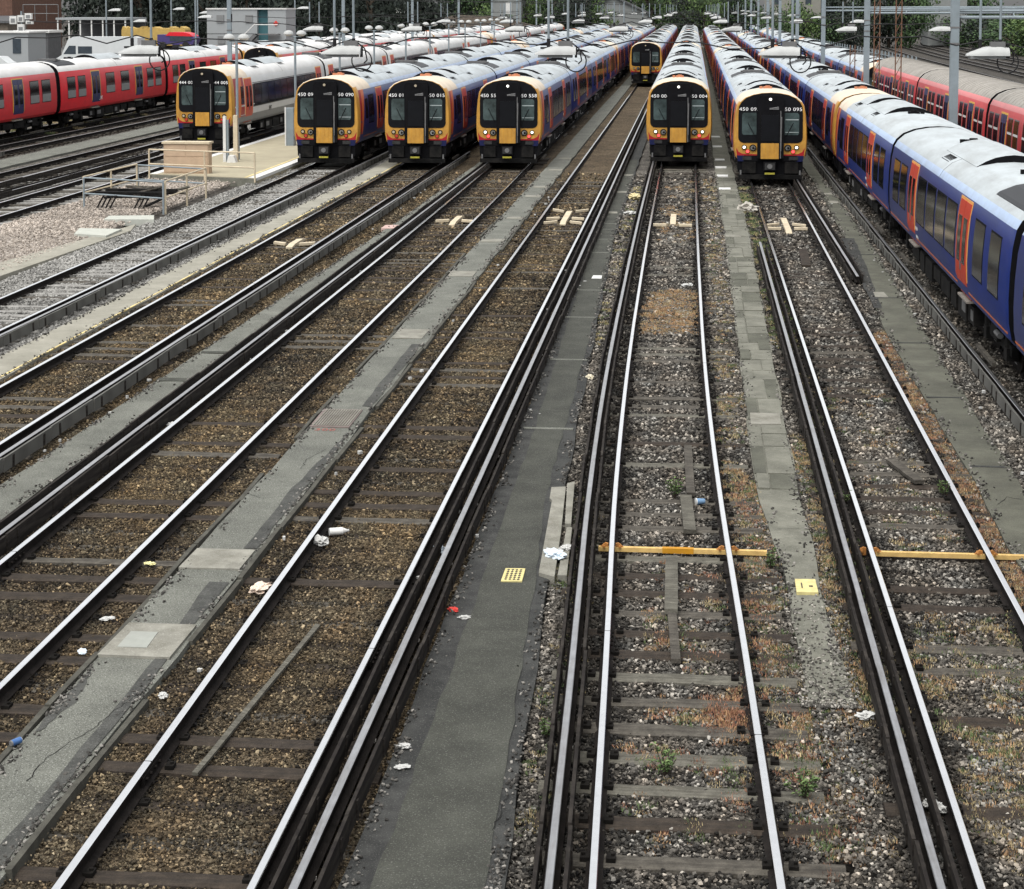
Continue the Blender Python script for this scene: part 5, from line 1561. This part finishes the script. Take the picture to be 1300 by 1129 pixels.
railing([(-17.45, 61.2), (-17.45, 63.9), (-17.43, 66.4)], -.2, 1.1, 'cream', 'cream tube railing on the right side of the steel trestle')
railing([(-20.66, 62.5), (-17.49, 61.1)], -.2, 1.08, 'galv', 'grey tube railing across the front of the steel trestle')
railing([(-20.4, 67.95), (-17.45, 66.5)], -.2, 1.06, 'galv', 'grey tube railing across the back of the steel trestle')
t = thing('steel_trestle', 'low black steel trestle with splayed legs and scrap timbers inside the railings', 'trestle', (-18.9, 62.3, -.2))
for ya_ in (62.3, 63.4): b = MB(); b.box(-20.2, -17.7, ya_, ya_ + .22, .32, .42, 'under'); b.build('beam', t)
for x in (-19.9, -19.75, -19.6, -19.45, -18.6, -18.45, -18.3): b = MB(); b.tube((x, 62.4, .35), (x - .18, 61.9, -.2), .03, 'under', 6); b.build('leg', t)
q = random.Random(5)
for k in range(9):
    b = MB()
    x, y = q.uniform(-19.9, -17.9), q.uniform(62.6, 65.5); a = q.uniform(-.5, .5) + (1.2 if q.random() < .4 else 0); L = q.uniform(.5, 1.1)
    b.tube((x - L * math.cos(a), y - L * math.sin(a), q.uniform(.0, .4)), (x + L * math.cos(a), y + L * math.sin(a), q.uniform(.1, .5)), .05, q.choice(['under', 'timber', 'timber_pale']), 5)
    b.build('scrap_timber', t)
for pts, lab in (([(-18.6, 58.2), (-17.0, 58.3), (-17.35, 59.5), (-18.75, 59.2)], 'pale concrete slab lying in the pink gravel in front of the trestle'), ([(-18.3, 54.4), (-17.2, 54.0), (-17.25, 55.7), (-18.6, 55.8)], 'bright raised concrete slab beside the platform side track, nearest the camera')):
    b = MB(); b.prism(pts, -.25, -.04, mat('bleached_slab', (.36, .37, .33), .9, 0, .1, 4), axis='z'); tag(b.build('concrete_slab'), lab, 'slab')
b = MB(); b.prism([(-18.5, 43), (-17.5, 44), (-17.0, 55.8), (-17.35, 57.5), (-17.6, 55), (-18.3, 49)], -.25, -.1, 'beige_path', axis='z'); o = struct(b.build('path')); o['label'] = 'worn concrete strip beside the platform side track'
t = thing('grey_cabinet', 'tall grey blue equipment cabinet on the platform beside the front of train 450 090', 'cabinet', (-19.2, 89, .05))
b = MB(); b.box(-19.4, -19.0, 88.8, 89.3, .05, 1.85, 'galv'); b.build('body', t)
b = MB(); b.box(-19.42, -19.36, 88.77, 88.83, .05, 1.9, 'white'); b.box(-19.0, -18.94, 88.77, 88.83, .05, 1.6, 'metal'); b.build('corner_post', t)
t = thing('cable_column', 'grey and white cable columns around the nearest platform lamp', 'cabinet', (-19.85, 79.6, .05))
b = MB(); b.box(-20.02, -19.9, 79.2, 79.4, .05, 2.0, 'white'); b.box(-19.89, -19.80, 79.25, 79.4, .05, 1.85, 'galv'); b.build('column', t)
b = MB(); b.box(-19.6, -19.42, 79.3, 79.5, .05, 2.05, 'cream'); b.build('cream_column', t)
b = MB(); b.prism([(-19.8, .05), (-19.4, .05), (-19.5, .35), (-19.72, .35)], 78.9, 79.3, 'white'); b.build('foot_bag', t)

# ------------------------------------------------------------------ left yard: car park, vehicles, cabins, building
b = MB(); b.prism([(-41, 118), (-200, 118), (-200, 262), (-30, 262)], -.3, 1.0, 'carpark', axis='z'); cp = struct(b.build('car_park')); cp['label'] = 'raised car park behind the red trains'
def van(x, y, z, rz, label, L=6.2, Hh=2.7, W_=2.0, cat='van', m='vanwhite'):
    t = thing('parked_van' if cat == 'van' else 'parked_car', label, cat, (x, y, z), base=False)
    t.rotation_euler = (0, 0, rz)
    h = L / 2
    if cat == 'van': pr = [(-h, .35), (h, .35), (h, Hh * .97), (h - .15, Hh), (-h + 1.7, Hh), (-h + 1.2, Hh * .92), (-h + .55, 1.35), (-h + .05, 1.05)]
    else: pr = [(-h, .3), (h, .3), (h, .85), (h - .25, .95), (h - .8, 1.4), (-h + 1.9, 1.45), (-h + 1.1, .98), (-h + .1, .8)]
    b = MB(); b.prism(pr, -W_ / 2, W_ / 2, m, axis='x'); 
    o = b.build('body', t, smooth=20); o.rotation_euler = (0, 0, 0)
    for s_ in (-1, 1):
        b = MB(); X = s_ * (W_ / 2 + .012); X0 = s_ * (W_ / 2 - .02)
        if cat == 'van': q = [(-h + .75, 1.45), (-h + 1.9, 1.45), (-h + 1.9, 2.2), (-h + 1.28, 2.2)]
        else: q = [(-h + 1.3, 1.0), (-h + 2.9, 1.0), (-h + 2.8, 1.38), (-h + 1.95, 1.38)]
        b.prism(q, min(X0, X), max(X0, X), 'winpane', axis='x')
        if cat == 'van': b.prism([(-h + 2.1, 1.5), (-h + 3.4, 1.5), (-h + 3.4, 2.15), (-h + 2.1, 2.15)], min(X0, X), max(X0, X), 'winpane', axis='x')
        b.build('side_window', t)
        for yy in (-h + 1.0, h - 1.1):
            b = MB(); b.tube((s_ * (W_ / 2 - .2), yy, .33), (s_ * (W_ / 2 + .01), yy, .33), .33, 'tyre', 16); b.tube((s_ * (W_ / 2), yy, .33), (s_ * (W_ / 2 + .02), yy, .33), .2, 'metal', 12); b.build('wheel', t)
        b = MB(); b.box(s_ * .75 - .14, s_ * .75 + .14, -h - .02, -h + .1, .72, .92, 'white'); b.build('headlight', t)
    b = MB()
    if cat == 'van': b.add([(-W_ * .44, -h + .52, 1.42), (W_ * .44, -h + .52, 1.42), (W_ * .40, -h + 1.14, Hh * .89), (-W_ * .40, -h + 1.14, Hh * .89)], [(0, 1, 2, 3)], 'winpane')
    else: b.add([(-W_ * .42, -h + 1.08, 1.0), (W_ * .42, -h + 1.08, 1.0), (W_ * .36, -h + 1.82, 1.42), (-W_ * .36, -h + 1.82, 1.42)], [(0, 1, 2, 3)], 'winpane')
    b.build('windscreen', t)
    return t
van(-52.8, 165, 1.0, R(-92), 'white high roofed van parked behind the red train', 7.6, 3.0)
van(-53.5, 182, 1.0, R(-80), 'white car beside the rear of the white van', 4.3, cat='car')
van(-50.8, 184, 1.0, R(-60), 'pale car between the van and the purple ended vehicle', 4.3, cat='car')
van(-60.5, 158, 1.0, R(-90), 'white car at the far left edge behind the red train', 4.4, cat='car')
t = thing('covered_trailer', 'long trailer under a rough yellow tarpaulin', 'trailer', (-47, 200, 1.0))
b = MB(); b.box(-51, -44.0, 199, 201.4, 1.6, 3.3, 'tarp'); n = 12
q = random.Random(8)
for i in range(n): b.prism([(-51 + i * .58, 3.28), (-51 + i * .58 + .6, 3.28), (-51 + i * .58 + .5, 3.4 + q.uniform(0, .25)), (-51 + i * .58 + .1, 3.4 + q.uniform(0, .25))], 199.1, 201.3, 'tarp')
b.build('cover', t)
b = MB(); b.box(-51, -44, 199.1, 201.3, 1.2, 1.6, 'under'); b.build('chassis', t)
for x in (-50, -48.8, -45): b = MB(); b.tube((x, 198.9, 1.45), (x, 199.3, 1.45), .45, 'tyre', 14); b.build('wheel', t)
t.location.x -= 10.3; t.location.z += .9
t = thing('parked_coach', 'coach with a curved red roof and purple tail beside the yellow tarpaulin', 'coach', (-40.5, 190, 1.0))
b = MB(); b.prism([(-43.5, 1.5), (-38, 1.5), (-37.6, 2.4), (-38.1, 3.1), (-43.5, 3.2)], 189, 191.4, 'purple'); b.build('body', t)
b = MB(); b.prism([(-42.2, 3.0), (-37.9, 2.9), (-38.4, 3.35), (-39.4, 3.6), (-41.6, 3.62)], 188.95, 191.45, 'redbody'); b.build('roof', t)
b = MB(); b.prism([(-41.5, 2.1), (-38.1, 2.1), (-38.2, 2.9), (-41.5, 2.95)], 188.96, 189.02, 'winpane'); b.build('window', t)
for x in (-42.6, -39): b = MB(); b.tube((x, 188.8, 1.5), (x, 189.2, 1.5), .5, 'tyre', 14); b.build('wheel', t)
t.location.x -= 12.0; t.location.z += 1.5; t.scale = (.66, 1, .6)
# carport
t = thing('open_shelter', 'long flat roofed open shelter on thin white posts', 'shelter', (-68.5, 215, 1.0))
b = MB(); b.box(-72.7, -64.4, 211, 219, 5.15, 5.4, 'cabin'); b.build('roof', t)
for k in range(7): b = MB(); x = -72.5 + k * 1.32; b.box(x - .07, x + .07, 211.1, 211.24, 1, 5.15, 'white'); b.build('post', t)
b = MB(); b.box(-72.6, -64.5, 218.8, 219, 1, 5.15, 'slate'); b.build('back_wall', t)
# brick building
t = thing('brick_building', 'brown brick building at the top left with a grey lean-to below', 'building', (-84, 240, 1.0))
b = MB(); b.box(-125, -87.0, 236, 255, 1, 16, 'brick'); b.build('wall', t)
b = MB(); b.box(-120, -85, 229, 235.8, 1, 4.6, 'brick2'); b.build('lean_to', t)
b = MB(); b.prism([(228.6, 4.6), (235.9, 4.6), (235.9, 5.5), (228.6, 4.9)], -120.3, -84.7, 'slate', axis='x'); b.build('lean_to_roof', t)
b = MB()
for z in (5.8, 6.9): b.tube((-83, 228.9, z), (-78.5, 228.9, z), .05, 'metal', 6)
for x in (-83, -81.5, -80, -78.5): b.tube((x, 228.9, 4.9), (x, 228.9, 6.9), .05, 'metal', 6)
b.build('roof_railing', t)
t = thing('site_cabin', 'low white site cabin with dark door at the left edge', 'cabin', (-66, 178, 1.0))
b = MB(); b.box(-72.5, -63.4, 176, 181, 1, 4.15, 'cabin'); b.build('wall', t)
b = MB(); b.box(-72.7, -63.2, 175.8, 181.2, 4.15, 4.3, 'white'); b.build('roof', t)
b = MB(); b.box(-64.9, -64.1, 175.95, 176.05, 2.2, 3.6, 'winpane'); b.build('window', t)
b = MB(); b.box(-67.0, -66.4, 175.95, 176.05, 1.4, 3.6, 'winpane'); b.build('door', t)
t = thing('small_cabin', 'small cabin with two white framed windows beside the low cabin', 'cabin', (-59, 190, 1.0))
b = MB(); b.box(-69.0, -65.6, 188, 192, 1, 4.0, 'slate'); b.build('wall', t)
b = MB(); b.box(-69.2, -65.4, 187.8, 192.2, 4.0, 4.25, 'white'); b.build('roof', t)
for x in (-68.7, -67.2):
    b = MB(); b.box(x, x + 1.3, 187.94, 188.02, 2.7, 3.8, 'white'); o = b.build('window', t); b = MB(); b.box(x + .12, x + 1.18, 187.9, 187.97, 2.82, 3.68, 'winpane'); b.build('pane', o)
t = thing('floodlight_cluster', 'cluster of white floodlights and boxes on a pole before the brick building', 'floodlight', (-66, 188, 1.0))
b = MB(); b.tube((-68.0, 187, 1), (-68.0, 187, 6.2), .09, 'galv', 8); b.build('pole', t)
for x, z, w, h_ in ((-68.8, 4.9, .7, .8), (-68.0, 5.1, .6, .7), (-67.2, 5.4, .7, .6), (-68.0, 3.9, .7, 1.0), (-67.1, 4.9, .7, .35)):
    b = MB(); b.box(x - w / 2, x + w / 2, 186.7, 187.1, z, z + h_, 'white'); b.box(x - w * .3, x + w * .3, 186.66, 186.72, z + h_ * .2, z + h_ * .7, 'greyband'); b.build('floodlight', t)
# two storey cabins
t = thing('office_cabin', 'two storey pale grey cabin with outside stairs and a red cross sign', 'cabin', (-48, 205, 1.0))
b = MB(); b.box(-51.2, -45.6, 203.6, 208.5, 1, 3.65, 'cabin'); b.box(-51.2, -45.6, 203.6, 208.5, 3.72, 6.35, 'cabin'); b.box(-44.4, -42.4, 203.6, 208.5, 1, 6.35, 'cabin'); b.box(-45.6, -44.4, 204.3, 208.5, 1, 6.35, 'teal'); b.build('wall', t)
b = MB(); b.box(-51.3, -42.3, 203.5, 208.6, 6.35, 6.5, 'white'); b.build('roof', t)
for x, z in ((-50.1, 4.9), (-50.0, 2.6), (-46.9, 4.9)):
    b = MB(); b.box(x, x + .8, 203.5, 203.62, z, z + .85, 'greyband'); o = b.build('window', t); b = MB(); b.box(x + .08, x + .72, 203.47, 203.52, z + .08, z + .77, 'winpane'); b.build('pane', o)
b = MB(); b.prism([(-48.4, 1), (-47.9, 1), (-45.2, 3.7), (-45.7, 3.7)], 202.2, 203.4, 'metal'); b.tube((-48.4, 202.2, 2), (-45.4, 202.2, 4.9), .05, 'white', 6); b.tube((-45.5, 202.2, 4.7), (-43, 202.2, 4.7), .05, 'white', 6); b.box(-45.5, -43, 202.2, 203.5, 3.6, 3.72, 'metal'); b.build('stairs', t)
b = MB(); b.box(-43.75, -43.25, 203.5, 203.58, 4.75, 4.95, 'redcross'); b.box(-43.6, -43.4, 203.49, 203.58, 4.6, 5.1, 'redcross'); b.build('red_cross_sign', t)
t.location.x -= 1.9
# yard lamps on poles in the left yard
for i, (x, y, z) in enumerate(((-62, 196, 6.2), (-54.5, 205, 5.9), (-60, 214, 6.3), (-45.5, 214, 6.4), (-57.5, 190, 5.1), (-47, 176, 5.6))):
    t = thing('yard_lamp', ['dish lamp on a pole before the open shelter', 'dish lamp on a pole before the dark trees', 'dish lamp on a tall pole beside the shelter roof', 'dish lamp on a pole just left of the two storey cabin', 'low dish lamp at the right end of the shelter', 'dish lamp behind the white van'][i], 'lamp', (x, y, 1.0), 'dish lamps in the left yard')
    b = MB(); b.tube((x, y, 1), (x, y, z + 2.5), .08, 'galv', 8); b.build('pole', t)
    o = link('lamp_dish', LAMPM, t); o.location = (.9, 0, z - 1.0); o.scale = (1.9, 2, 1.7)

# ------------------------------------------------------------------ right side and far background structures
def house(x, y, z, w, d, h, rh, label, wm='house', rm='slate', wins=()):
    t = thing('house', label, 'house', (x, y, z))
    b = MB(); b.box(x - w / 2, x + w / 2, y, y + d, z, z + h, wm)
    b.prism([(x - w / 2, z + h), (x + w / 2, z + h), (x, z + h + rh)], y, y + .3, wm); b.build('wall', t)
    b = MB(); e = .5
    b.add([(x - w / 2 - e, y - e, z + h - .2), (x, y - e, z + h + rh + .1), (x, y + d, z + h + rh + .1), (x - w / 2 - e, y + d, z + h - .2), (x + w / 2 + e, y - e, z + h - .2), (x + w / 2 + e, y + d, z + h - .2),
           (x - w / 2 - e, y - e, z + h - .45), (x, y - e, z + h + rh - .15), (x + w / 2 + e, y - e, z + h - .45)], [(0, 1, 2, 3), (1, 4, 5, 2), (6, 7, 1, 0), (7, 8, 4, 1)], rm); b.build('roof', t)
    for wx, wz, ww, wh in wins:
        b = MB(); b.box(x + wx - ww / 2, x + wx + ww / 2, y - .06, y + .02, z + wz, z + wz + wh, 'white'); o = b.build('window', t)
        b = MB(); b.box(x + wx - ww / 2 + .12, x + wx + ww / 2 - .12, y - .09, y - .03, z + wz + .12, z + wz + wh - .12, 'winpane'); b.build('pane', o)
    return t
house(-15.0, 352, 0, 13, 10, 5.6, 3.0, 'pale grey gabled house behind the far end of the trains', wins=((-4, 1.5, 1.4, 1.5), (1, 1.6, 1.4, 1.5), (4, 1.6, 1.2, 1.5)))
house(-57, 335, 0, 15, 10, 8.0, 3, 'white rendered house half hidden in the trees on the left', wins=((4.5, 5.2, 1.0, 2.0), (-3, 5.2, 1.2, 1.8)))
house(-32.5, 330, 0, 5, 8, 8.2, 3, 'narrow pale house with a dark window beside the brown bank', wins=((.3, 5.4, 1.0, 2.0),))
t = thing('apartment_block', 'beige block with tall dark windows above the trees right of the tracks', 'building', (17, 300, 0))
b = MB(); b.box(11.5, 19.8, 300, 312, 0, 15, mat('beige_render', (.2, .195, .17), .9, 0, .1, 2)); b.build('wall', t)
for x in (12.6, 15.2, 17.4):
    for z in (7.0, 10.5): b = MB(); b.box(x, x + .9, 299.94, 300.02, z, z + 2, 'winpane'); b.build('window', t)
t = thing('far_building', 'small grey flat roofed building glimpsed above the trees at the right', 'building', (45, 330, 0))
b = MB(); b.box(40, 46.5, 330, 340, 0, 10.5, 'house'); b.build('wall', t); b = MB(); b.box(39.8, 46.7, 329.8, 340.2, 10.5, 10.8, 'slate'); b.build('roof', t)
# sloping brown bank wall
t = thing('retaining_wall', 'brown sloping retaining wall behind the far trains', 'wall', (-35, 322, 0))
b = MB(); b.prism([(-46, 0), (-25, 0), (-25, 3.0), (-34, 5.0), (-40, 5.2), (-46, 4.6)], 322, 323, 'brick2'); b.build('wall', t)
# palisade fence to the right of the far trains
t = thing('palisade_fence', 'grey palisade fence right of the farthest trains', 'fence', (16, 230, 0))
for k in range(60):
    f = k / 59; x = 14.6 + 3.0 * f * 1.6; y = 318 - 150 * f
    b = MB() if k == 0 else b
    b.box(x - .06, x + .06, y - .04, y + .04, -.2, 2.3, 'galv')
b.build('pale', t)['kind'] = 'stuff'
b = MB(); b.tube((14.6, 318, .5), (19.4, 168, .5), .04, 'galv', 5); b.tube((14.6, 318, 1.9), (19.4, 168, 1.9), .04, 'galv', 5); b.build('rail', t)
# rusty slender masts
for i, (x, y) in enumerate(((8.75, 92), (9.35, 88), (8.6, 104))):
    t = thing('rusty_mast', ['slender rusty lattice mast left of the second lamp mast', 'slender rusty lattice mast right of the second lamp mast', 'shorter rusty mast in front of the blue train cab'][i], 'mast', (x, y, -.2))
    h = (9, 9, 4.6)[i]
    for dx in (-.13, .13): b = MB(); b.tube((x + dx, y, -.2), (x + dx, y, h), .03, 'rust', 6); b.build('leg', t)
    b = MB()
    for k in range(int(h / .5)): b.tube((x - .13, y, k * .5), (x + .13, y, k * .5 + .5), .016, 'rust', 5)
    b.build('lattice', t)['kind'] = 'stuff'

# ------------------------------------------------------------------ trees
def crown_mesh(seed, m1, m2, n=2600, squat=1.0):
    q = np.random.RandomState(seed); b = MB()
    k = 16; c = q.normal(size=(k, 3)); c /= np.linalg.norm(c, axis=1)[:, None]; c *= q.uniform(.35, .85, (k, 1)); c[:, 2] = c[:, 2] * .9 * squat
    r_ = q.uniform(.28, .5, k)
    vs, f1 = [], []
    for i in range(n):
        j = q.randint(k); d = q.normal(size=3); d /= np.linalg.norm(d)
        p = c[j] + d * r_[j] * q.uniform(.55, 1.05)
        s_ = q.uniform(.025, .06); u = q.normal(size=3); u /= np.linalg.norm(u); w = np.cross(u, d + q.normal(size=3) * .4); w /= (np.linalg.norm(w) + 1e-6)
        o = len(vs)
        vs += [p - u * s_, p + w * s_ * .7, p + u * s_, p - w * s_ * .7]
        f1.append(((o, o + 1, o + 2, o + 3), m1 if (j % 3) else m2))
    b.v = [tuple(p) for p in vs]
    for f, m in f1: b.f.append(list(f)); b.mi.append(b.mid(m))
    return b.mesh('crown', fix=False)
def trunk_mesh(seed):
    q = random.Random(seed); b = MB()
    b.tube((0, 0, -1.6), (0.03, 0, -.6), .085, 'bark', 8, .06); b.tube((.03, 0, -.6), (0, .02, .2), .06, 'bark', 8, .03)
    for i in range(6):
        a = q.uniform(0, 6.28); z = q.uniform(-.8, 0)
        b.tube((0, 0, z), (.6 * math.cos(a), .6 * math.sin(a), z + q.uniform(.3, .7)), .035, 'bark', 6, .012)
    return b.mesh('trunk')
CR = {'dark': [crown_mesh(1, 'leaf_dark', 'leaf_dark'), crown_mesh(2, 'leaf_dark', 'leaf_dark', 2200)],
      'mid': [crown_mesh(3, 'leaf_mid', 'leaf_dark'), crown_mesh(4, 'leaf_mid', 'leaf_mid', 2300)],
      'light': [crown_mesh(5, 'leaf_light', 'leaf_mid'), crown_mesh(6, 'leaf_light', 'leaf_light', 2000)]}
TR = [trunk_mesh(1), trunk_mesh(2)]
TN = {'dark': 0, 'mid': 0, 'light': 0}
def tree(x, y, h, w, kind, where):
    t = thing('broadleaf_tree', where, 'tree', (x, y, -.3), 'trees behind the yard', base=False)
    c = link('crown', CR[kind][rnd.randint(0, 1)], t); c.location = (0, 0, h * .5); c.scale = (w * .56, w * .56, h * .58); c.rotation_euler = (0, 0, rnd.uniform(0, 6.28))
    k = link('trunk', rnd.choice(TR), t); k.location = (0, 0, h * .56); k.scale = (w * .35, w * .35, h * .36)
KW = {'dark': ('very dark dense tree', 'near black leafy tree', 'dark tree with thin twigs'), 'mid': ('mid green tree', 'green bushy tree', 'dull green full tree'), 'light': ('light green tree', 'fresh green leafy tree', 'yellowish green tree')}
def row(n, x0, x1, y0, y1, h0, h1, w0, w1, kinds, place):
    for i in range(n):
        f = (i + .5) / n; k = rnd.choice(kinds)
        pos = ['leftmost', 'second from the left', 'third from the left', 'fourth from the left', 'fifth from the left', 'sixth from the left', 'seventh from the left', 'eighth from the left', 'ninth from the left', 'tenth from the left', 'eleventh from the left', 'twelfth from the left', 'thirteenth from the left', 'fourteenth from the left'][i] if i < n - 1 else 'rightmost'
        tree(x0 + (x1 - x0) * f + rnd.uniform(-1, 1), rnd.uniform(y0, y1), rnd.uniform(h0, h1), rnd.uniform(w0, w1), k, '%s, %s %s' % (rnd.choice(KW[k]), pos, place))
row(11, -84, -44, 262, 280, 13, 17, 9, 12, ['dark'], 'in the dark row behind the shelter')
row(8, -100, -40, 285, 300, 15, 19, 11, 14, ['dark'], 'of the tall back left trees')
row(7, -62, -40, 300, 318, 7, 10, 7, 9, ['dark', 'mid', 'mid'], 'near the white house')
row(11, -50, 4, 362, 385, 15, 20, 10, 14, ['mid', 'mid', 'dark', 'light'], 'behind the gabled house')
row(7, -38, -16, 334, 350, 7.5, 12, 6, 9, ['mid', 'light', 'dark'], 'above the brown retaining wall')
row(6, -4, 12, 335, 350, 9, 13, 7, 9, ['mid', 'light', 'mid', 'dark'], 'beyond the central tracks')
row(5, 11, 24, 284, 297, 6.5, 9.5, 6, 8, ['mid', 'dark', 'light'], 'before the beige block')
row(10, 18, 52, 318, 350, 10, 16, 8, 12, ['mid', 'dark', 'mid', 'light'], 'behind the palisade fence')
row(12, 40, 66, 150, 290, 9, 14, 7, 10, ['mid', 'mid', 'light', 'dark'], 'in the main line hedge')
row(10, 44, 56, 110, 210, 4.5, 7.5, 7, 10, ['mid', 'light'], 'low along the main line')
row(12, 44, 50, 190, 330, 5, 8, 8, 11, ['mid', 'light', 'mid'], 'at the main line bend')
row(6, 60, 90, 240, 330, 14, 19, 11, 14, ['mid', 'light', 'dark'], 'of the tall far right trees')
